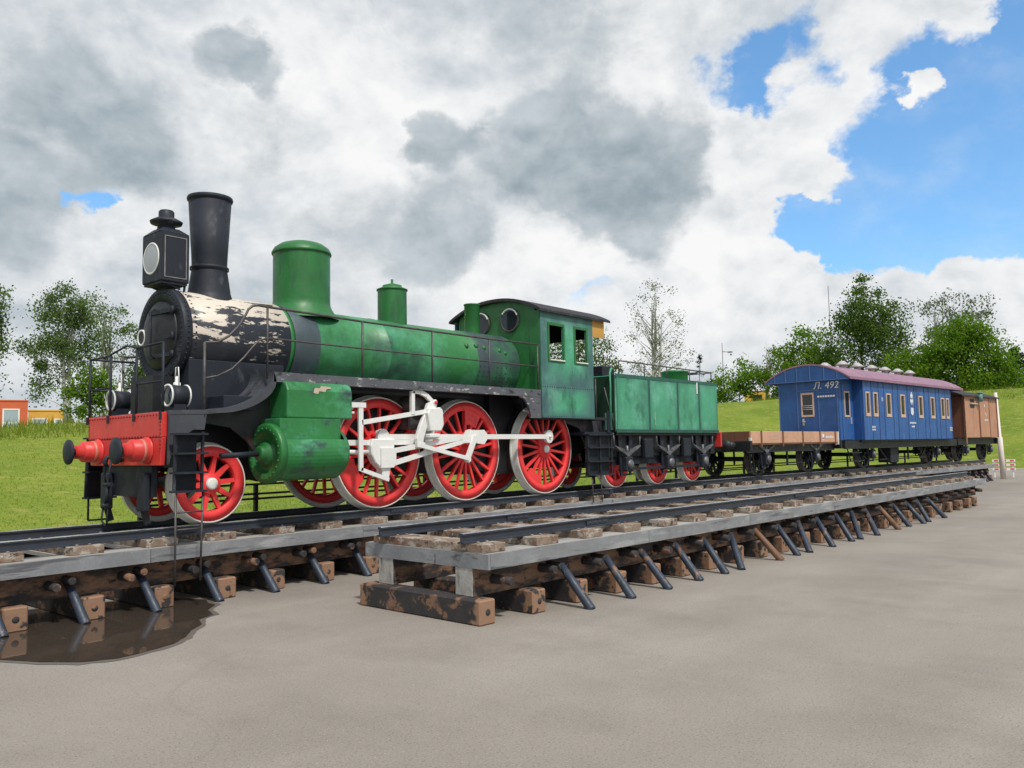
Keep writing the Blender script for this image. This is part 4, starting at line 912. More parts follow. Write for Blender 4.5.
    for sg in (-1, 1):
        ya, yb = (y0, y0+.03) if sg < 0 else (y1-.03, y1)
        g = B()                                         # upper wall around two openings
        W1, W2, zb, zt_ = (12.42, 12.86), (13.27, 13.64), 3.50, (4.16 if sg < 0 else 3.88)
        for a, b, c, d in ((xf, W1[0], 3.0, 4.43), (W1[1], W2[0], 3.0, 4.43), (W2[1], xr, 3.0, 4.43), (W1[0], W1[1], 3.0, zb), (W1[0], W1[1], zt_, 4.43), (W2[0], W2[1], 3.0, zb), (W2[0], W2[1], zt_, 4.43)): g.box(a, b, ya, yb, c, d)
        wl = P(g, 'cab_side', M['mintpanel'])
        oy = y0-.012 if sg < 0 else y1-.004
        for a, b in (W1, W2):
            g = B()
            for p, q, r_, s_ in ((a-.05, a, zb-.05, zt_+.05), (b, b+.05, zb-.05, zt_+.05), (a, b, zb-.05, zb), (a, b, zt_, zt_+.05)): g.box(p, q, oy, oy+.016, r_, s_)
            P(g, 'window_frame', M['darkgreen'], wl)
            P(B().box(a+.01, b+.03, oy-.016, oy+.02, zb-.022, zb+.002), 'sill', M['cream'], wl)
        lp = P(B().box(xf, xr, ya-.006, yb-.003, 2.385, 3.005) if sg < 0 else B().box(xf, xr, ya+.003, yb+.006, 2.385, 3.005), 'lower_panel', M['mintpanel'])
        if sg < 0:
            g = B()
            for k in range(24):
                x = xf+.03+k*.0725; g.dome((x, ya-.006, 2.97), (0, -1, 0), .012); g.dome((x, ya-.006, 2.41), (0, -1, 0), .010)
            P(g, 'rivets', M['slate'], lp)
            P(B().box(xr, xr+.44, ya+.01, ya+.03, 4.06, 4.42), 'yellow_board', M['yellow'])
            P(B().tube([(xr+.03, ya-.02, 2.40), (xr+.03, ya-.02, 3.2)], .014), 'grab_rail', M['pipe'])
    P(B().prism([(y0+.035, 4.02), (y1-.035, 4.02)] + [(y, arch(y)-.02) for y in reversed(ys[1:-1])], xr-.03, xr, 'yz'), 'rear_gable', M['black'])
    roof = B(); hi = [(y, arch(y)+.045) for y in [y0-.07]+ys+[y1+.07]]; lo = [(y, arch(min(max(y, y0), y1))-.015) for y in [y0-.07]+ys+[y1+.07]]
    hi[0] = (y0-.07, 4.435); hi[-1] = (y1+.07, 4.435); lo[0] = (y0-.07, 4.39); lo[-1] = (y1+.07, 4.39)
    for k in range(len(hi)-1):
        a, b, c, d = hi[k], hi[k+1], lo[k+1], lo[k]
        roof.prism([a, b, c, d], xf-.10, 14.45, 'yz')
    P(roof, 'cab_roof', M['darkroof'])
    g = B().box(xf, 14.35, y0+.03, y1-.03, 2.36, 2.42); g.box(xf+.03, xf+.35, YC-.6, YC+.6, 2.42, 3.9)
    P(g, 'cab_floor', M['black'])
    g = B().prism([(13.2, 2.38), (14.6, 2.38), (14.95, 2.30), (14.55, 2.05), (14.2, 1.75), (13.9, 2.2)], 9.9, 9.95)
    P(g, 'rear_frame', pm('rear_rust', (.07, .07, .085), .6, vary=.3, vscale=3, layers=[((.22, .13, .09), (3, 3, 3), .56, .1)]))
    return root
def smokebox_mat(O):
    mt = pm('smokebox_peeling2', (.020, .024, .034), .5, vary=.2, vscale=3, layers=[((.06, .066, .08), (3, 3, 3), .6, .15)], bump=.2, bscale=25)
    nt = mt.node_tree; N, L = nt.nodes, nt.links; p = N['Principled BSDF']; src = p.inputs['Base Color'].links[0].from_socket
    tc = N.new('ShaderNodeTexCoord'); mp = N.new('ShaderNodeMapping'); mp.inputs['Scale'].default_value = (2.4, 5.8, 9.0); mp.inputs['Location'].default_value = (.6, 0, .3)
    L.new(tc.outputs['Object'], mp.inputs[0])
    n = N.new('ShaderNodeTexNoise'); n.inputs['Scale'].default_value = 1.0; n.inputs['Detail'].default_value = 6; n.inputs['Roughness'].default_value = .66; L.new(mp.outputs[0], n.inputs['Vector'])
    sp = N.new('ShaderNodeSeparateXYZ'); L.new(tc.outputs['Object'], sp.inputs[0])
    r = N.new('ShaderNodeMapRange'); L.new(sp.outputs['Z'], r.inputs[0])      # the crown has lost most of its paint, the flank some of it
    for i, x in enumerate((2.05, 2.95, -.12, .125)): r.inputs[i+1].default_value = x
    a = N.new('ShaderNodeMath'); a.operation = 'ADD'; L.new(n.outputs['Fac'], a.inputs[0]); L.new(r.outputs[0], a.inputs[1])
    q = N.new('ShaderNodeMapRange'); L.new(a.outputs[0], q.inputs[0])
    for i, x in enumerate((.545, .565, 0, 1)): q.inputs[i+1].default_value = x
    n2 = N.new('ShaderNodeTexNoise'); n2.inputs['Scale'].default_value = 6; n2.inputs['Detail'].default_value = 5; L.new(mp.outputs[0], n2.inputs['Vector'])
    cm = N.new('ShaderNodeMix'); cm.data_type = 'RGBA'; L.new(n2.outputs['Fac'], cm.inputs[0]); cm.inputs[6].default_value = (.58, .49, .40, 1); cm.inputs[7].default_value = (.68, .62, .54, 1)
    m = N.new('ShaderNodeMix'); m.data_type = 'RGBA'; L.new(q.outputs[0], m.inputs[0]); L.new(src, m.inputs[6]); L.new(cm.outputs[2], m.inputs[7]); L.new(m.outputs[2], p.inputs['Base Color'])
    return mt
loco()

# ------------------------------------------------------------------ rolling stock behind the engine (local x along the track, y < 0 towards the viewer)
def vehicle(name, x, label, cat):
    return empty(name, (x, track_y(x), ZT), track_h(x), label, cat)
def VB(): return MB((0, 0, ZT))
def text(body, size, parent, name, loc, rot, mat, ext=.002, align='CENTER', shear=0.):
    cu = bpy.data.curves.new(name, 'FONT'); cu.body = body; cu.size = size; cu.extrude = ext; cu.align_x = align; cu.align_y = 'CENTER'; cu.shear = shear; cu.resolution_u = 3
    tmp = bpy.data.objects.new(name, cu); COL.objects.link(tmp)
    bpy.context.view_layer.update()
    me = bpy.data.meshes.new_from_object(tmp); bpy.data.objects.remove(tmp)
    o = bpy.data.objects.new(name, me); COL.objects.link(o); me.materials.clear(); me.materials.append(mat)
    o.parent = parent; o.location = loc; o.rotation_euler = rot; return o
NEAR = (R(90), 0, 0); FRONT = (R(90), 0, R(-90))        # lettering on a side facing the viewer / on an end facing the engine
X1, Z1 = (1, 0, 0), (0, 0, 1)
def buffers(root, xe, sg, zb, mat, half=.68):
    for y in (-half, half):
        b = VB().lathe([(.11, 0), (.11, .18), (.07, .2), (.07, .30), (1e-4, .31)], (xe, y, zb), (sg, 0, 0), 20).build('buffer', mat, root)
        VB().lathe([(.05, .28), (.16, .36), (.165, .39), (1e-4, .41)], (xe, y, zb), (sg, 0, 0), 20).build('buffer_disc', M['black'], b)
def leafspring(g, x, y, z, half, drop, n=5, th=.018):
    for k in range(n):
        h = half*(1-.16*k); pts = [(x+h*t, y, z - drop*(1-t*t) - k*th) for t in (-1, -.6, -.25, .25, .6, 1)]
        for a, b in zip(pts, pts[1:]): g.bar(a, b, .075, th*.9, (0, 1, 0))
def axlebox(root, x, y, zc, ztop, mat, metal, spring=.55):
    sg = -1 if y < 0 else 1
    b = VB().box(x-.13, x+.13, min(y, y+sg*.16), max(y, y+sg*.16), zc-.15, zc+.16).build('axle_box', mat, root, .02)
    VB().lathe([(.10, 0), (.10, .03), (.05, .05), (1e-4, .055)], (x, y+sg*.16, zc), (0, sg, 0), 14).build('cover', metal, b)
    g = VB()
    for dx in (-.17, .17): g.prism([(x+dx-.03, zc-.2), (x+dx+.03, zc-.2), (x+dx+(.03 if dx < 0 else .10), ztop), (x+dx-(.10 if dx < 0 else .03), ztop)], y+sg*.02, y+sg*.05)
    g.box(x-.2, x+.2, min(y+sg*.02, y+sg*.05), max(y+sg*.02, y+sg*.05), zc-.24, zc-.2)
    g.build('horn_guide', mat, root)
    s = VB(); leafspring(s, x, y+sg*.09, zc+.40, spring, .16); s.cyl((x, y+sg*.09, zc+.16), (x, y+sg*.09, zc+.40), .03, n=8)
    sp = s.build('leaf_spring', metal, root)
    for dx in (-spring, spring): VB().cyl((x+dx, y+sg*.09, zc+.38), (x+dx*1.06, y+sg*.09, ztop+.06), .018, n=8).build('spring_hanger', metal, sp)
def tender():
    root = vehicle('tender', 17, 'mint green riveted coal tender with black underframe behind the engine', 'tender')
    x0, x1, z0, z1 = -2.25, 2.22, 2.13, 3.33
    tk = VB().box(x0, x1, -1.1, 1.1, z0, z1).build('tank', M['mint'], root, .012)
    for a, b in ((x0, -.95), (-.95, .28), (.28, 1.28), (1.28, x1)):
        VB().box(a+.03, b-.03, -1.107, -1.099, z0+.03, z1-.03).build('panel', M['tankpanel'], tk)
    g = VB()
    for xx in (-.95, .28, 1.28): g.box(xx-.035, xx+.035, -1.110, -1.1, z0, z1)
    g.box(x0, x1, -1.112, -1.1, z1-.05, z1+.03); g.box(x0, x1, -1.112, -1.1, z0-.02, z0+.05)
    sm = g.build('seam_straps', pm('seam_green', (.018, .105, .075), .5, vary=.25, vscale=5), tk)
    g = VB()
    for xx in (-2.21, -.95, .28, 1.28, 2.17):
        for k in range(22): g.dome((xx, -1.110, z0+.05+k*.053), (0, -1, 0), .009)
    for k in range(56): g.dome((x0+.04+k*.08, -1.112, z0+.02), (0, -1, 0), .012)
    g.build('rivets', M['slate'], tk)
    VB().box(1.16, 1.21, -1.118, -1.108, 3.05, 3.32).build('white_strap', M['white'], tk)
    VB().box(x0-.02, x0-.004, -1.08, 1.08, z0, z1-.02).box(x0-.05, x0-.02, -1.1, -1.02, z0, z1).build('front_bulkhead', pm('shaded_bulkhead_green', (.010, .050, .026), .6, vary=.3), root)  # very dark green: the cab's shade on this end is put into the colour
    VB().box(-3.3, x0-.06, -1.05, 1.05, 2.06, 2.12).box(-2.62, -2.28, -1.04, -1.0, 2.12, 2.50).box(x0-.30, x0-.22, -1.09, -1.04, 2.12, 2.56).build('footplate', M['slate'], root)
    VB().box(-2.60, -2.27, -1.07, -1.045, 2.16, 2.52).build('green_apron', pm('apron_green', (.03, .08, .06), .6, vary=.3), root)
    VB().tube([(-2.46, -1.10, 2.16), (-2.46, -1.12, 3.1), (-2.44, -1.1, 3.36), (-2.36, -1.08, 3.46), (-2.26, -1.05, 3.45)], .022).build('curved_handrail', M['mint'], root)
    VB().tube([(-2.60, -1.06, 3.05), (-2.30, -1.10, 2.16)], .014).build('brace', M['pipe'], root)
    VB().box(-2.2, -1.75, -.75, -.3, 3.33, 3.56).build('tool_box', M['slate'], root, .02)
    g = VB()
    for y in (-1.0, 1.0): g.tube([(-1.95, y, 3.66), (2.15, y, 3.62)], .016)
    g.tube([(2.15, -1.0, 3.62), (2.15, 1.0, 3.62)], .014)
    rl = g.build('railing', M['pipe'], root)
    for y in (-1.0, 1.0):
        for x in (-1.95, -.95, .0, 1.05, 2.12): VB().cyl((x, y, 3.3), (x, y, 3.65), .014, n=8).build('railing_post', M['pipe'], rl)
    f = VB().lathe([(.33, 3.30), (.33, 3.62), (.35, 3.63), (.35, 3.66), (.1, 3.70), (1e-4, 3.70)], (1.45, -.35, 0), Z1, 32).build('water_filler', M['darkgreen'], root)
    VB().cyl((1.80, -.5, 3.62), (2.12, -.6, 3.63), .03, n=8).build('filler_lever', M['slate'], f)
    g = VB()
    for y in (-.92, .92): g.box(-2.7, 2.25, y-.03, y+.03, 1.60, 2.04)
    g.box(-2.6, 2.2, -.88, .88, 1.92, 2.125); g.box(-2.2, 2.2, -1.06, 1.06, 2.05, 2.128)
    g.build('underframe', M['black'], root)
    for x in (-1.78, -.10, 1.50):
        for sg in (-1, 1):
            make_wheel('tender_wheel', root, .505, 10, M['wheelred'], M['cream'], (x, sg*.665, .507), .3, None, False, .25, .06, flip=sg > 0, rim=.66)
            axlebox(root, x, sg*.95, ZT+.507, 2.05, M['slate'], M['springgrey'], .48)
        VB().cyl((x, -.6, ZT+.507), (x, .6, ZT+.507), .07, n=12).build('axle', M['black'], root)
    for x in (-.95, .72):
        VB().box(x-.16, x+.16, -1.08, -.97, 1.55, 1.98).build('brake_box', M['slate'], root, .02)
    for sg in (-1, 1): VB().prism([(-2.3, 1.62), (-2.1, 1.42), (2.0, 1.42), (2.2, 1.62), (2.2, 2.06), (-2.3, 2.06)], sg*.88-.012, sg*.88+.012).build('frame_plate', M['slate'], root)
    VB().box(-1.6, 1.9, -1.02, -.99, 1.30, 1.36).build('tie_bar', M['slate'], root)
    VB().prism([(2.0, 1.62), (2.62, 2.10), (2.0, 2.10)], -.98, -.92).build('rear_bracket', M['slate'], root)
    VB().box(2.25, 2.31, -1.14, 1.14, 1.76, 2.13).build('rear_buffer_beam', M['red'], root, .01)
    buffers(root, 2.31, 1, 1.95, M['black'])
    st = VB()
    for x in (-3.27, -2.86, -2.46): st.bar((x, -1.10, 2.08), (x, -1.10, 1.24), .03, .04, (0, 1, 0))
    st.box(-3.27, -2.46, -1.04, -1.03, 1.25, 2.08)
    o = st.build('step_frame', M['slate'], root)
    for z in (2.06, 1.80, 1.52, 1.25): VB().box(-3.29, -2.43, -1.16, -1.03, z-.012, z+.012).build('step', M['slate'], o)
    g = VB().tube([(-3.15, -1.1, 1.25), (-3.15, -1.12, .70)], .012); g.tube([(-2.85, -1.1, 1.25), (-2.85, -1.12, .70)], .012)
    for z in (1.06, .88): g.tube([(-3.15, -1.11, z), (-2.85, -1.11, z)], .010)
    g.build('hanging_ladder', M['pipe'], o)
tender()
def running_gear(root, xs, Rw, yo, ztop, brake=True):
    for x in xs:
        for sg in (-1, 1):
            make_wheel('wheel', root, Rw, 9, M['slate'], M['pipe'], (x, sg*.665, Rw+.002), .2, None, False, .26, .055, flip=sg > 0)
            axlebox(root, x, sg*yo, ZT+Rw, ztop, M['slate'], M['springgrey'], .50)
        VB().cyl((x, -.6, ZT+Rw), (x, .6, ZT+Rw), .065, n=12).build('axle', M['black'], root)
def flat_wagon():
    root = vehicle('flat_wagon', 23, 'low flat wagon with orange brown plank sides between tender and blue carriage', 'wagon')
    xa, xb, y, z0, z1 = -2.12, 3.42, 1.12, 1.83, 2.15
    VB().box(xa+.04, xb-.04, -y+.05, y-.05, 1.79, 1.86).build('floor', M['plank'], root)
    cuts = [xa, -1.55, -.30, .95, 2.10, 3.20, xb]
    for sg in (-1, 1):
        for a, b in zip(cuts, cuts[1:]): VB().box(a+.012, b-.012, sg*y-.02, sg*y+.02, z0, z1).build('side_board', M['plank'], root, .006)
        g = VB()
        for c in cuts[1:-1]: g.box(c-.035, c+.035, sg*y+sg*.024-.012, sg*y+sg*.024+.012, z0-.10, z1+.01)
        g.build('stanchions', M['brownend'], root)
    for x in (xa, xb): VB().box(x-.02, x+.02, -y+.025, y-.025, z0, z1).build('end_board', M['brownend'], root)
    VB().box(xa-.03, xa+.03, -y-.03, -y+.03, 1.70, 1.98).box(xb-.03, xb+.03, -y-.03, -y+.03, 1.75, z1).build('corner_plate', M['cream'], root)
    g = VB()
    for s in (-.95, .95): g.box(xa, xb, s-.05, s+.05, 1.58, 1.82)
    for x in (-1.2, .5, 2.2): g.box(x-.06, x+.06, -.9, .9, 1.6, 1.79)
    g.build('underframe', M['black'], root)
    for x, s in ((xa-.09, -1), (xb+.09, 1)):
        VB().box(x-.06, x+.06, -1.2, 1.2, 1.62, 1.90).build('headstock', M['black'], root, .01); buffers(root, x+s*.06, s, 1.78, M['black'])
    running_gear(root, (-1.02, 2.10), .475, .90, 1.60)
    g = VB().bar((-.4, -.85, 1.25), (1.5, -.85, 1.25), .03, .03); g.bar((.5, -.85, 1.6), (.5, -.85, 1.2), .04, .06); g.bar((.5, .85, 1.6), (.5, .85, 1.2), .04, .06); g.bar((-.4, .85, 1.05), (1.5, .85, 1.05), .03, .03)
    for x in (-1.75, -1.55): g.bar((x, -.85, 1.60), (x+.1, -.85, 1.05), .04, .04)
    g.bar((-1.85, -.85, 1.06), (-1.0, -.85, 1.10), .03, .03)
    g.build('brake_rigging', M['black'], root)
    L = M['lettering']
    VB().lathe([(1e-4, 0), (.07, 0), (.07, .004), (1e-4, .004)], (2.33, -y-.0245, 1.985), (0, -1, 0), 14).prism([(2.28, 1.88), (2.38, 1.88), (2.40, 2.08), (2.26, 2.08)], -y-.025, -y-.021).build('white_emblem', L, root)
    g = VB()
    for k in range(6): g.box(2.52+k*.095, 2.52+k*.095+.068, -y-.025, -y-.021, 1.95, 2.02)
    g.build('white_lettering', L, root)
    g = VB()
    for k in range(5): g.box(-1.12+k*.13, -1.12+k*.13+.07, -y-.025, -y-.021, 2.02, 2.08)
    for k in range(4): g.box(-1.02+k*.13, -1.02+k*.13+.06, -y-.025, -y-.021, 1.93, 1.97)
    g.build('faded_lettering', pm('faded_lettering', (.55, .40, .30), .7), root)
flat_wagon()
def carriage():
    root = vehicle('passenger_carriage', 32, 'blue wooden passenger carriage with mauve curved roof and tan window frames', 'carriage')
    xa, xb, y, z0, z1 = -4.17, 4.15, 1.30, 1.88, 3.86
    wins = [(-3.80, .34), (-3.18, .36), (-2.08, .42), (-.83, .42), (.88, .42), (2.10, .42), (3.18, .40), (3.72, .32)]
    zb, zt = 2.68, 3.45
    for sg in (-1, 1):
        g = VB(); edges = [xa]
        for c, w in wins: edges += [c-w/2, c+w/2]
        edges.append(xb)
        for k in range(0, len(edges), 2): g.box(edges[k], edges[k+1], sg*y-.03, sg*y+.03, z0, z1)
        for c, w in wins: g.box(c-w/2, c+w/2, sg*y-.03, sg*y+.03, z0, zb); g.box(c-w/2, c+w/2, sg*y-.03, sg*y+.03, zt, z1)
        side = g.build('side_wall', M['blue'], root)
        g = VB(); x = xa+.30
        grooves = [xa+.02, -3.47, -2.90, -2.45, -1.68, -1.25, -.35, .30, .52, 1.28, 1.72, 2.48, 2.85, 3.45, xb-.02]
        for q in grooves: g.box(q-.014, q+.014, sg*(y+.03)-.006, sg*(y+.03)+.006, z0, z1)
        g.build('battens', pm('groove_blue', (.010, .030, .115), .6, vary=.2) if sg < 0 else M['blueend'], side)
        for c, w in wins:
            f = VB(); a, b = c-w/2, c+w/2; o0, o1 = sg*y-.05, sg*y+.055
            for p, q, r_, s_ in ((a, a+.055, zb, zt), (b-.055, b, zb, zt), (a+.055, b-.055, zb, zb+.07), (a+.055, b-.055, zt-.05, zt)): f.box(p, q, o0, o1, r_, s_)
            fo = f.build('window', M['tan'], root)
            VB().box(a+.055, b-.055, sg*y-.012, sg*y+.004, zb+.07, zt-.05).build('pane', M['glass'], fo)
            VB().box(a-.01, b+.01, o0-.0, o1+.02, zb-.035, zb-.001).build('sill', M['tan'], fo)
    for x, s in ((xa, -1), (xb, 1)):
        VB().box(x-.03, x+.03, -y+.031, y-.031, z0, z1).build('end_wall', M['blueend'], root)
    # narrower vestibule at each end
    for sg in (-1, 1):
        xe = -5.22 if sg < 0 else 5.15; xi = xa-.035 if sg < 0 else xb+.035; a, b = min(xe, xi), max(xe, xi); vy = 1.02
        VB().box(a, b, -vy, -vy+.04, z0, z1).build('vestibule_side', M['blue'], root); VB().box(a, b, vy-.04, vy, z0, z1).build('vestibule_side', M['blue'], root)
        ew = VB(); x0_, x1_ = (xe-.03, xe+.01) if sg < 0 else (xe-.01, xe+.03)
        dz0, dz1 = 2.66, 3.44; dy0, dy1 = -.20, .24
        for p, q, r_, s_ in ((-y+.02, dy0, z0, z1), (dy1, y-.02, z0, z1), (dy0, dy1, z0, dz0), (dy0, dy1, dz1, z1)):
            pp, qq = (max(p, -vy), min(q, vy)); ew.box(x0_, x1_, pp, qq, r_, s_)
        e = ew.build('vestibule_end', M['blueend'], root)
        xo = x0_-.012 if sg < 0 else x1_+.012
        f = VB(); f0, f1 = min(xo, xo+.04*sg*-1), max(xo, xo+.04*sg*-1)
        for p, q, r_, s_ in ((dy0, dy0+.05, dz0, dz1), (dy1-.05, dy1, dz0, dz1), (dy0+.05, dy1-.05, dz0, dz0+.06), (dy0+.05, dy1-.05, dz1-.06, dz1)): f.box(f0, f1, p, q, r_, s_)
        dw = f.build('door_window', M['tan'], e)
        VB().box((f0+f1)/2-.006, (f0+f1)/2+.006, dy0+.05, dy1-.05, dz0+.06, dz1-.06).build('pane', M['glass'], dw)
        g = VB()
        for z in (2.90, 2.96, 3.02): g.cyl((xo, dy0+.03, z), (xo, dy1-.03, z), .010, n=6)
        g.build('window_bars', M['galv'], dw)
        g = VB(); xo2 = x0_-.014 if sg < 0 else x1_+.014
        for yy in (-.98, -.36, .36, .99): g.box(min(xo2, xe), max(xo2, xe), yy-.018, yy+.018, z0, z1)
        g.box(min(xo2, xe), max(xo2, xe), -.34, .34, 3.50, 3.53); g.box(min(xo2, xe), max(xo2, xe), -.34, .34, 1.95, 1.98)
        g.build('battens', M['bluetrim'], e)
        VB().box(xo-.03, xo+.01, .16, .20, 2.48, 2.54).box(xo-.012, xo+.006, .15, .21, 2.38, 2.60).cyl((xo-.03, .10, 2.50), (xo-.03, .20, 2.50), .013, n=8).build('door_handle', M['galv'], e)
        # side door of the vestibule
        cx = (a+b)/2
        d = VB().box(cx-.33, cx+.33, -vy-.018, -vy-.001, z0+.02, 3.70).build('side_door', M['blue'], root)
        f = VB()
        for p, q, r_, s_ in ((cx-.2, cx-.15, 2.62, 3.45), (cx+.15, cx+.2, 2.62, 3.45), (cx-.15, cx+.15, 2.62, 2.68), (cx-.15, cx+.15, 3.40, 3.45)): f.box(p, q, -vy-.034, -vy-.016, r_, s_)
        f.build('window_frame', M['tan'], d); VB().box(cx-.15, cx+.15, -vy-.026, -vy-.02, 2.68, 3.40).build('pane', M['glass'], d)
        VB().box(cx+.22, cx+.26, -vy-.05, -vy-.018, 2.40, 2.62).build('door_handle', M['galv'], d)
    # curved roof and gables
    def arch(t): return 3.87+.50*(1-abs(t)**2.1)
    rx0, rx1, ry = -5.36, 5.30, 1.45; n = 20
    prof = [(-ry+2*ry*k/n, arch(-1+2*k/n)) for k in range(n+1)]
    up = prof; dn = [(p, q-.05) for p, q in prof]
    g = VB()
    for k in range(n): g.prism([up[k], up[k+1], dn[k+1], dn[k]], rx0, rx1, 'yz')
    rf = g.build('roof', M['roofmauve'], root)
    g = VB()
    for sg in (-1, 1): g.box(rx0+.01, rx1-.01, sg*ry-.012, sg*ry+.012, 3.80, 3.885)
    g.build('eave_board', M['roofmauve'], rf)
    for x in (rx0+.05, rx1-.05):
        gp = [(p*.985, q-.055) for p, q in prof]
        gb = VB().prism([(-ry*.985, 3.80)] + gp + [(ry*.985, 3.80)], x-.04, x, 'yz').build('gable', M['blueend'], root)
        g = VB()
        for yy in (-1.05, -.62, -.15, .30, .70, 1.08): g.box(x-.055, x-.039, yy-.016, yy+.016, 3.82, arch(yy/ry)-.06)
        g.box(x-.055, x-.039, -ry*.97, ry*.97, 3.80, 3.825); g.build('battens', M['bluetrim'], gb)
    for k, x in enumerate((-3.4, -2.2, -1.0, .2, 1.4, 2.6)):
        for yy in (-.38, .30):
            z = arch(yy/ry)-.02
            v = VB().lathe([(.11, z), (.11, z+.10), (.21, z+.10), (.22, z+.125), (.07, z+.24), (1e-4, z+.25)], (x+(.15 if yy > 0 else 0), yy, 0), Z1, 18).build('roof_ventilator', M['galv'], root)
    # underframe
    g = VB()
    for s in (-1.12, 1.12): g.box(-5.2, 5.1, s-.05, s+.05, 1.60, 1.87)
    g.box(xa, xb, -1.25, 1.25, 1.82, 1.875); g.box(-5.2, -4.2, -1.0, 1.0, 1.82, 1.875)
    g.build('underframe', M['black'], root)
    for x, s in ((-5.28, -1), (5.20, 1)): VB().box(x-.06, x+.06, -1.2, 1.2, 1.62, 1.87).build('headstock', M['black'], root); buffers(root, x+.06*s, s, 1.75, M['black'])
    running_gear(root, (-2.92, 3.20), .475, .95, 1.62)
    VB().box(-1.25, -.55, -1.0, -.55, 1.08, 1.62).build('battery_box', M['slate'], root, .02)
    g = VB(); g.bar((-2.0, -.9, 1.20), (2.4, -.9, 1.20), .04, .04); g.bar((-2.0, -.9, 1.60), (-1.4, -.9, 1.2), .04, .04); g.bar((2.4, -.9, 1.60), (1.8, -.9, 1.2), .04, .04); g.bar((.6, -.9, 1.6), (.6, -.9, 1.15), .05, .05)
    g.build('truss_rods', M['black'], root)
    for sx in (-5.0, -4.62): pass
    st = VB(); 
    for x in (-5.05, -4.35): st.bar((x, -1.12, 1.65), (x, -1.22, 1.22), .03, .03)
    so = st.build('footstep', M['slate'], root)
    for z, yy in ((1.48, -1.18), (1.22, -1.26)): VB().box(-5.1, -4.3, yy-.10, yy+.08, z-.015, z+.015).build('tread', M['slate'], so)
    # lettering
    L = M['lettering']; xl = -5.22-.05
    text('\u041b. 492', .31, root, 'white_number', (xl-.004, -.62, 3.64-ZT), FRONT, L, shear=.2)
    g = VB()
    for k in range(5): g.box(xl-.004, xl+.02, -.82+k*.085, -.82+k*.085+.055, 3.395, 3.43)
    g.build('small_lettering', M['bluetrim'], root)
    g = VB()
    for k in range(7): g.box(xl-.004, xl+.02, -.90+k*.085, -.90+k*.085+.062, 3.27, 3.325)
    g.build('white_lettering', L, root)
    ys_ = -y-.038
    text('III', .20, root, 'class_number', (-2.62, ys_-.004, 3.22-ZT), NEAR, L)
    g = VB().lathe([(1e-4, 0), (.12, 0), (.12, .006), (1e-4, .006)], (.02, ys_, 3.40), (0, -1, 0), 14).lathe([(1e-4, 0), (.14, 0), (.14, .006), (1e-4, .006)], (.02, ys_, 3.22), (0, -1, 0), 14)
    g.prism([(-.07, 3.48), (.11, 3.48), (.06, 3.56), (-.02, 3.56)], ys_-.006, ys_); g.prism([(-.12, 2.80), (.02, 2.72), (.16, 2.80), (.14, 3.0), (-.10, 3.0)], ys_-.006, ys_)
    g.build('white_crest', L, root)
    g = VB()
    for k in range(6): g.box(-.25+k*.10, -.25+k*.10+.07, ys_-.004, ys_+.004, 2.43, 2.49)
    for k in range(3): g.box(-.10+k*.10, -.10+k*.10+.07, ys_-.004, ys_+.004, 2.30, 2.36)
    g.build('side_lettering', L, root)
    for x in (-3.55, 3.85):
        g = VB()
        for k in range(3): g.box(x+k*.10, x+k*.10+.06, ys_-.004, ys_+.004, 2.27, 2.33); g.box(x+k*.10, x+k*.10+.06, ys_-.004, ys_+.004, 2.18, 2.24)
        g.build('small_marks', L, root)
carriage()
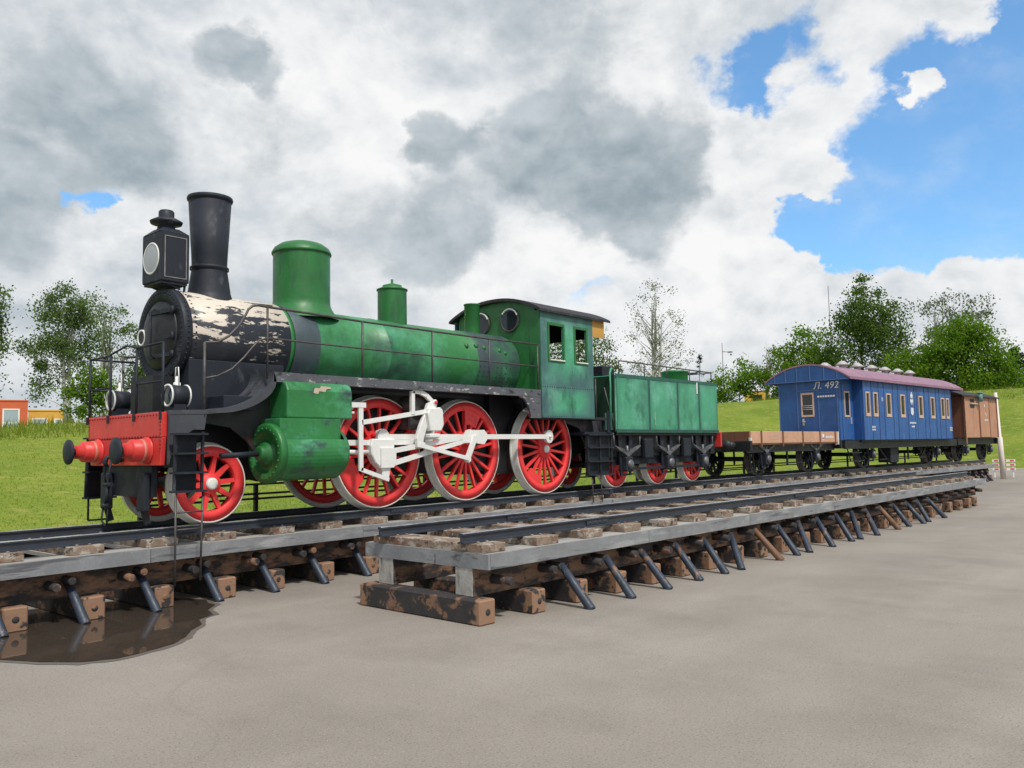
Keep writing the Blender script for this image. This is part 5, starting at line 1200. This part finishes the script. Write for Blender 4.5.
def van():
    root = vehicle('goods_van', 40, 'reddish brown covered goods van at the far end of the train', 'wagon')
    xa, xb, y, z0, z1 = -1.92, 2.46, 1.20, 1.91, 3.66
    g = VB().box(xa, xb, -y, -y+.04, z0, z1).box(xa, xb, y-.04, y, z0, z1)
    sw = g.build('side_wall', M['brown'], root)
    g = VB()
    for x in (xa+.03, -.02, 1.32, xb-.03): g.box(x-.035, x+.035, -y-.03, -y-.001, z0, z1)
    g.build('battens', M['brownend'], sw)
    for q in (xa, xb-.04): VB().box(q, q+.04, -y+.045, y-.045, z0, z1).build('end_wall', M['brownend'], root)
    VB().box(xa-.05, xa+.01, -y-.05, -y-.031, z0-.25, z1+.02).build('corner_post', M['brown'], root)
    d = VB().box(.04, 1.26, -y-.028, -y-.002, z0+.02, z1-.05).build('sliding_door', M['brown'], root)
    for z in (3.46, 3.22): VB().box(-1.15, -.62, -y-.008, -y-.001, z-.07, z+.07).build('vent_hatch', M['black'], root)
    VB().box(-1.2, -.1, -y-.06, -y-.002, 3.31, 3.35).build('door_track', M['galv'], root)
    VB().cyl((-.25, -y-.14, 3.42), (-.25, -y-.14, 3.78), .10, n=16).cyl((-.25, -y-.14, 3.78), (-.25, -y-.14, 3.81), .13, n=16).build('tail_lamp', M['teal'], root)
    n = 14; g = VB()
    pr = [(-1.32+2.64*k/n, 3.66+.30*(1-abs(-1+2*k/n)**2)) for k in range(n+1)]
    for k in range(n): g.prism([pr[k], pr[k+1], (pr[k+1][0], pr[k+1][1]-.045), (pr[k][0], pr[k][1]-.045)], xa-.55, xb+.12, 'yz')
    g.build('roof', M['darkroof'], root)
    g = VB()
    for x in (xa+.02, xb-.02): g.prism([(p*.9, q-.04) for p, q in pr]+[(1.18, 3.6), (-1.18, 3.6)], x-.02, x+.02, 'yz')
    g.build('gable', M['brownend'], root)
    g = VB()
    for s in (-1.0, 1.0): g.box(xa-.4, xb, s-.05, s+.05, 1.62, 1.90)
    g.box(xa, xb, -1.1, 1.1, 1.85, 1.905); g.box(xa-.85, xa-.02, -1.0, 1.0, 1.8, 1.86); g.build('underframe', M['black'], root)
    for x, s in ((xa-.9, -1), (xb+.05, 1)): VB().box(x-.06, x+.06, -1.15, 1.15, 1.62, 1.88).build('headstock', M['black'], root); buffers(root, x+.06*s, s, 1.75, M['black'])
    running_gear(root, (-1.35, 1.85), .475, .92, 1.62)
    L = M['lettering']; yl = -y-.03
    g = VB().prism([(.58, 3.22), (.70, 3.22), (.68, 3.34), (.62, 3.34)], yl-.004, yl).build('white_mark', L, root)
    VB().box(.70, .80, yl-.004, yl, 2.90, 2.96).box(.76, .84, yl-.004, yl, 2.84, 2.89).build('white_mark', L, root)
    g = VB()
    for k in range(4): g.box(.55+k*.12, .55+k*.12+.09, yl-.004, yl, 2.62, 2.69)
    g.build('white_lettering', L, root)
van()

# ------------------------------------------------------------------ pole, barrier, masts, far buildings
def pole():
    b = Vector((43.6, 7.33, 0)); t = Vector((43.50, 7.42, 3.97))
    o = MB(b).tube([b, b.lerp(t, .48), b.lerp(t, .485), t], [.12, .115, .08, .07], 12).build('leaning_pole', M['polewhite'], None, loc=b)
    tag(o, 'thin whitewashed pole leaning left beside the far end of the train', 'pole')
    r = empty('barrier', (45.2, 7.55, 0), R(-62), 'low barrier of three red and white striped boards behind the leaning pole', 'barrier')
    for z in (.40, .60, .80):
        bd = MB().box(-.50, .50, -.02, .02, z-.06, z+.06).build('board', M['barrierwhite'], r)
        for k in range(3): MB().box(-.42+k*.34, -.24+k*.34, -.024, .024, z-.04, z+.04).build('red_stripe', M['barrierred'], bd)
    for x in (-.4, .4): MB().box(x-.03, x+.03, .025, .085, 0, .86).build('post', M['barrierwhite'], r)
pole()
def mast(px, py, d, label, arm=None):
    t = at_dist(px, py, d); gz = ground_z(t.x, t.y)-.3; b = Vector((t.x, t.y, gz))
    r = .028*d/60
    o = MB(b).tube([b, Vector((t.x, t.y, t.z))], [r*1.6, r*.7], 8)
    if arm: 
        q = at_dist(px+arm, py+9, d); o.tube([Vector((t.x, t.y, q.z+.1)), q], [r*.8, r*.6], 6); o.box(q.x-.3, q.x+.3, q.y-.3, q.y+.3, q.z-.08, q.z+.06)
    tag(o.build('mast', M['pipe'], None, loc=b), label, 'mast')
mast(722, 343, 135, 'grey lamp mast with a short arm above the bushes behind the tender', 8)
mast(828, 286, 170, 'very thin tall aerial mast left of the tall dark birch')
def house(name, pxs, ytop, d, depth, wall, label, cat, wins, roof=None):
    """block whose front runs between two photo columns at a distance; wins: (u0,u1,v0,v1) fractions of the front"""
    a, b = at_dist(pxs[0], ytop, d), at_dist(pxs[1], ytop, d); zt = a.z; zb = min(ground_z(a.x, a.y), ground_z(b.x, b.y))-.5
    u = Vector((b.x-a.x, b.y-a.y, 0)); L = u.length; u.normalize(); n = Vector((-u.y, u.x, 0)); ang = math.atan2(u.y, u.x)
    H = zt-zb
    root = empty(name, (a.x, a.y, zb), ang, label, cat)
    MB().box(0, L, 0, depth, 0, H).build('wall', wall, root)
    MB().box(-.06, L+.06, -.06, depth+.06, H, H+.12).build('roof', roof or M['rooftile'], root)
    for u0, u1, v0, v1, fm in wins:
        w = MB(); x0, x1, z0, z1 = u0*L, u1*L, H-v0, H-v1
        for p, q, r_, s_ in ((x0, x0+.14, z1, z0), (x1-.14, x1, z1, z0), (x0+.14, x1-.14, z0-.14, z0), (x0+.14, x1-.14, z1, z1+.14)): w.box(p, q, -.06, .02, r_, s_)
        k = max(1, round((x1-x0)/1.1))
        for j in range(1, k): w.box(x0+(x1-x0)*j/k-.04, x0+(x1-x0)*j/k+.04, -.05, .01, z1+.14, z0-.14)
        w.box(x0+.14, x1-.14, -.048, .012, (z0*.45+z1*.55)-.04, (z0*.45+z1*.55)+.04)
        fo = w.build('window', fm, root); MB().box(x0+.14, x1-.14, -.03, -.012, z1+.14, z0-.14).build('pane', M['paleglass'] if fm is M['white'] else M['glass'], fo)
    return root
house('orange_building', (-40, 28), 400.5, 95, 14, M['wallorange'], 'orange red two storey building beyond the bank at the left edge', 'building', [(.0, .27, 1.0, 2.2, M['white']), (.62, .88, .75, 3.3, M['white']), (.30, .52, 1.5, 3.3, M['white'])], M['wallorange'])
house('yellow_annex', (28.5, 71), 411, 99, 12, M['wallyellow'], 'low yellow building with a pale window strip beside the orange building', 'building', [(.08, .45, .75, 2.2, M['white']), (.60, .80, .8, 2.0, M['white'])], M['wallyellow'])
house('yellow_cottage', (744, 769), 392, 125, 8, M['wallyellow'], 'small yellow house with a dark window behind the bushes, left of the blue carriage', 'house', [(.36, .72, .5, 1.7, M['slate'])])
house('far_shed', (768, 790), 399.5, 130, 7, M['concrete'], 'low pale shed right of the small yellow house', 'shed', [])

# ------------------------------------------------------------------ trees and bushes beyond the bank
def tree(name, px, d, blobs, leaf, label, cat='tree', bark='bark', size=.16, dens=1.0, trunk=True, group=None, stems=((0, 1),), clump=.16, tall=None, thick=1.0):
    """blobs: (px, py, rx, ry, weight) in photo pixels at distance d, turned into metres"""
    m = d/FPX*1.02; size = size*max(1, d/64.)
    top = min(b[1]-b[3] for b in blobs)
    base = at_dist(px, 430, d); bz = ground_z(base.x, base.y); base.z = bz
    az = math.atan2(base.y, base.x); rt = Vector((math.sin(az), -math.cos(az), 0)); dp = Vector((math.cos(az), math.sin(az), 0))
    def pt(x, y, k=0.): p = at_dist(x, y, d); return Vector((base.x, base.y, 0)) + rt*((p-base).dot(rt)) + dp*k + Vector((0, 0, p.z))
    vs, fs = [], []
    cents = []
    for bx, by, rx, ry, wt in blobs:
        c = pt(bx, by); RX, RZ = rx*m, ry*m; RY = RX*.8
        nc = max(3, int(wt*rx*ry/26.))
        for _ in range(nc):
            while True:
                u = Vector((rnd.uniform(-1, 1), rnd.uniform(-1, 1), rnd.uniform(-1, 1)))
                if .12 < u.length < 1: break
            u = u.normalized()*(u.length**.6)
            cc = c + rt*(u.x*RX) + dp*(u.y*RY) + Vector((0, 0, u.z*RZ)); cents.append(cc)
            cs = min(RX, RZ)*clump*rnd.uniform(.7, 1.7)+size*.8
            for _ in range(int(96*dens*rnd.uniform(.6, 1.3))):
                p = cc + Vector((rnd.gauss(0, 1)*cs, rnd.gauss(0, 1)*cs, rnd.gauss(0, .8)*cs))
                a = Vector((rnd.gauss(0, 1), rnd.gauss(0, 1), rnd.gauss(0, 1))).normalized(); b = a.orthogonal().normalized(); 
                b = (b*math.cos(rnd.uniform(0, 6.3)) + a.cross(b)*math.sin(rnd.uniform(0, 6.3))).normalized(); s = size*.98*rnd.uniform(.55, 1.25)
                k = len(vs); e = a.cross(b).normalized()
                vs.extend([p-b*s*.6, p+e*s*.38, p+b*s*.6, p-e*s*.38]); fs.append((k, k+1, k+2, k+3))
    root = empty(name, base, 0, label, cat, group)
    o = MB(base); o._add(vs, fs); o.build('crown', M[leaf], root, fix=False)
    if trunk:
        g = MB(base); r0 = max(.07, .014*(pt(px, top).z-bz))*thick
        for sx, fr_ in stems:
            tp = pt(px+sx*1.6, top+(430-top)*(1-fr_)*.9)
            b0 = Vector((base.x, base.y, bz-.3)) + rt*(sx*.4*m)
            mid = b0.lerp(tp, .5) + rt*rnd.uniform(-.25, .25) + dp*rnd.uniform(-.2, .2)
            g.tube([b0, b0.lerp(mid, .5), mid, mid.lerp(tp, .5), b0.lerp(tp, .96)], [r0, r0*.85, r0*.65, r0*.38, r0*.1], 8)
            for cc in rnd.sample(cents, min(len(cents), 16)):
                t = min(.9, max(.15, (cc.z-bz)/(tp.z-bz+.01)*.72)); s0 = b0.lerp(tp, t)
                g.tube([s0, s0.lerp(cc, .5)+Vector((0, 0, .12)), cc], [r0*.30, r0*.18, r0*.06], 5)
        g.build('trunk', M[bark], root)
    return root
tree('birch_tree', -20, 52, [(-30, 320, 22, 40, 1), (-16, 300, 14, 14, 1), (-8, 330, 10, 16, .9), (-2, 352, 8, 9, .8), (-30, 370, 22, 30, .6)], 'leafbirch', 'birch branches reaching in at the left edge of the photo', dens=1.1, bark='birch')
tree('birch_tree', 68, 58, [(66, 306, 18, 18, 1), (52, 330, 20, 22, .9), (72, 336, 22, 26, 1), (40, 352, 16, 12, .6), (60, 366, 28, 18, .5), (32, 368, 10, 8, .5), (46, 392, 16, 14, .45), (80, 318, 12, 20, .8)], 'leafbirch', 'loose airy birch left of the engine, tallest of the left group', bark='birch', size=.14, stems=((-3, 1), (3, .9)), dens=1.7)
tree('birch_tree', 104, 61, [(104, 306, 16, 14, .9), (112, 322, 18, 16, .7), (98, 338, 18, 18, .6), (118, 350, 16, 18, .5), (104, 364, 22, 16, .4), (124, 334, 9, 10, .5)], 'leafbirch', 'thin open birch just left of the headlamp', bark='birch', size=.14, stems=((0, 1), (4, .85)), dens=.85)
tree('bush', 92, 56, [(84, 396, 13, 20, 1.5), (102, 398, 15, 18, 1.5), (96, 384, 10, 14, 1.3), (74, 404, 10, 12, 1.3)], 'leafbright', 'dense bright green bush behind the red buffer beam', 'bush', trunk=True)
tree('leafy_tree', 140, 62, [(140, 350, 12, 26, .9), (146, 384, 20, 24, .9), (138, 332, 8, 10, .7), (128, 392, 14, 20, .8)], 'leafbirch', 'leafy tree half hidden behind the black smokebox', dens=.9)
tree('leafy_tree', 578, 82, [(575, 350, 26, 26, 1.3), (596, 352, 14, 16, 1.3), (606, 368, 12, 10, 1.1), (585, 378, 30, 22, 1.2), (560, 362, 22, 26, 1)], 'leafdark', 'dark leafy tree seen through and behind the engine cab')
tree('sparse_birch', 656, 94, [(650, 292, 14, 12, .55), (660, 300, 18, 16, .5), (648, 318, 20, 18, .55), (664, 322, 22, 18, .5), (654, 342, 24, 18, .55), (668, 350, 18, 16, .55), (658, 366, 24, 18, .8), (684, 356, 9, 14, .4)], 'leafgrey', 'sparse silvery birch with gaps of sky behind the tender', bark='birch', size=.12, dens=.62, stems=((0, 1), (-3, .85), (4, .8)), clump=.12)
tree('fir_tree', 700, 108, [(700, 358, .8, 6, 8), (700, 366, 2, 6, 5), (700, 375, 4, 6, 4), (700, 384, 7, 7, 3), (699, 394, 10, 9, 2.5)], 'leafconifer', 'small pointed fir behind the rear of the tender', size=.09, clump=.10, dens=.6, thick=.5)
tree('bush', 740, 112, [(738, 376, 17, 13, 1.6), (752, 380, 14, 12, 1.6), (724, 384, 10, 14, 1.4), (736, 394, 20, 10, 1.6), (726, 400, 12, 8, 1.5)], 'leafbright', 'rounded green bush between tender and blue carriage', 'bush', size=.18)
tree('young_birch', 766, 114, [(766, 352, 12, 14, .5), (778, 364, 14, 14, .6), (770, 378, 14, 14, .7), (758, 366, 8, 12, .4)], 'leafgrey', 'thin pale young birch left of the blue carriage roof', bark='birch', size=.16, dens=.6, stems=((0, 1), (3, .9)), clump=.12)
tree('leafy_tree', 808, 110, [(806, 346, 22, 14, 1.2), (792, 358, 18, 13, 1.2), (822, 352, 16, 16, 1.2), (806, 376, 34, 18, 1.4), (784, 380, 16, 16, 1.2), (776, 396, 12, 8, 1.2)], 'leafbright', 'light green rounded tree behind the front end of the blue carriage', size=.18)
tree('tall_birch', 864, 106, [(861, 286, 7, 9, 1), (860, 300, 16, 13, 1.2), (866, 318, 26, 18, 1.3), (852, 336, 26, 20, 1.3), (876, 338, 24, 22, 1.4), (838, 330, 12, 12, .9), (862, 358, 38, 20, 1.5), (892, 322, 10, 18, .9), (893, 346, 14, 22, 1.0), (846, 318, 10, 10, .8)], 'leafdark', 'tallest dark drooping birch behind the middle of the blue carriage', size=.17, dens=1.1, bark='bark')
tree('open_birch', 944, 104, [(948, 300, 24, 12, .6), (926, 312, 18, 14, .55), (962, 308, 22, 14, .6), (980, 318, 12, 10, .5), (944, 326, 30, 18, .5), (920, 336, 16, 16, .5), (940, 350, 24, 16, .5), (912, 346, 10, 12, .35)], 'leafgrey', 'open grey green birch crown rising behind the dense green tree', size=.15, dens=.7, bark='birch', stems=((0, 1), (-6, .9), (6, .9)), clump=.12)
tree('dense_tree', 968, 97, [(968, 334, 20, 16, 1.8), (950, 350, 22, 22, 1.8), (984, 350, 22, 22, 1.8), (966, 366, 36, 26, 1.8), (996, 372, 14, 18, 1.6), (940, 376, 24, 18, 1.6), (968, 386, 44, 16, 1.8), (930, 390, 26, 12, 1.8)], 'leafbright', 'dense bright green tree at the right above the brown van', size=.17)
tree('bush', 912, 100, [(906, 366, 16, 14, 1.6), (922, 364, 16, 14, 1.6), (914, 380, 26, 14, 1.8)], 'leafbright', 'green bush behind the rear roof of the blue carriage', 'bush', size=.17)
tree('fir_tree', 1017, 112, [(1015, 351, 2, 6, 9), (1016, 360, 6, 6, 5), (1016, 370, 10, 7, 3), (1014, 382, 15, 9, 2.5)], 'leafconifer', 'dark fir at the right edge of the photo', size=.15, clump=.10)
tree('hedge', 1000, 104, [(985, 388, 26, 8, 1.8), (1015, 390, 20, 7, 1.6)], 'leafdark', 'low dark hedge on the crest below the fir at right', 'hedge', size=.2, trunk=False)
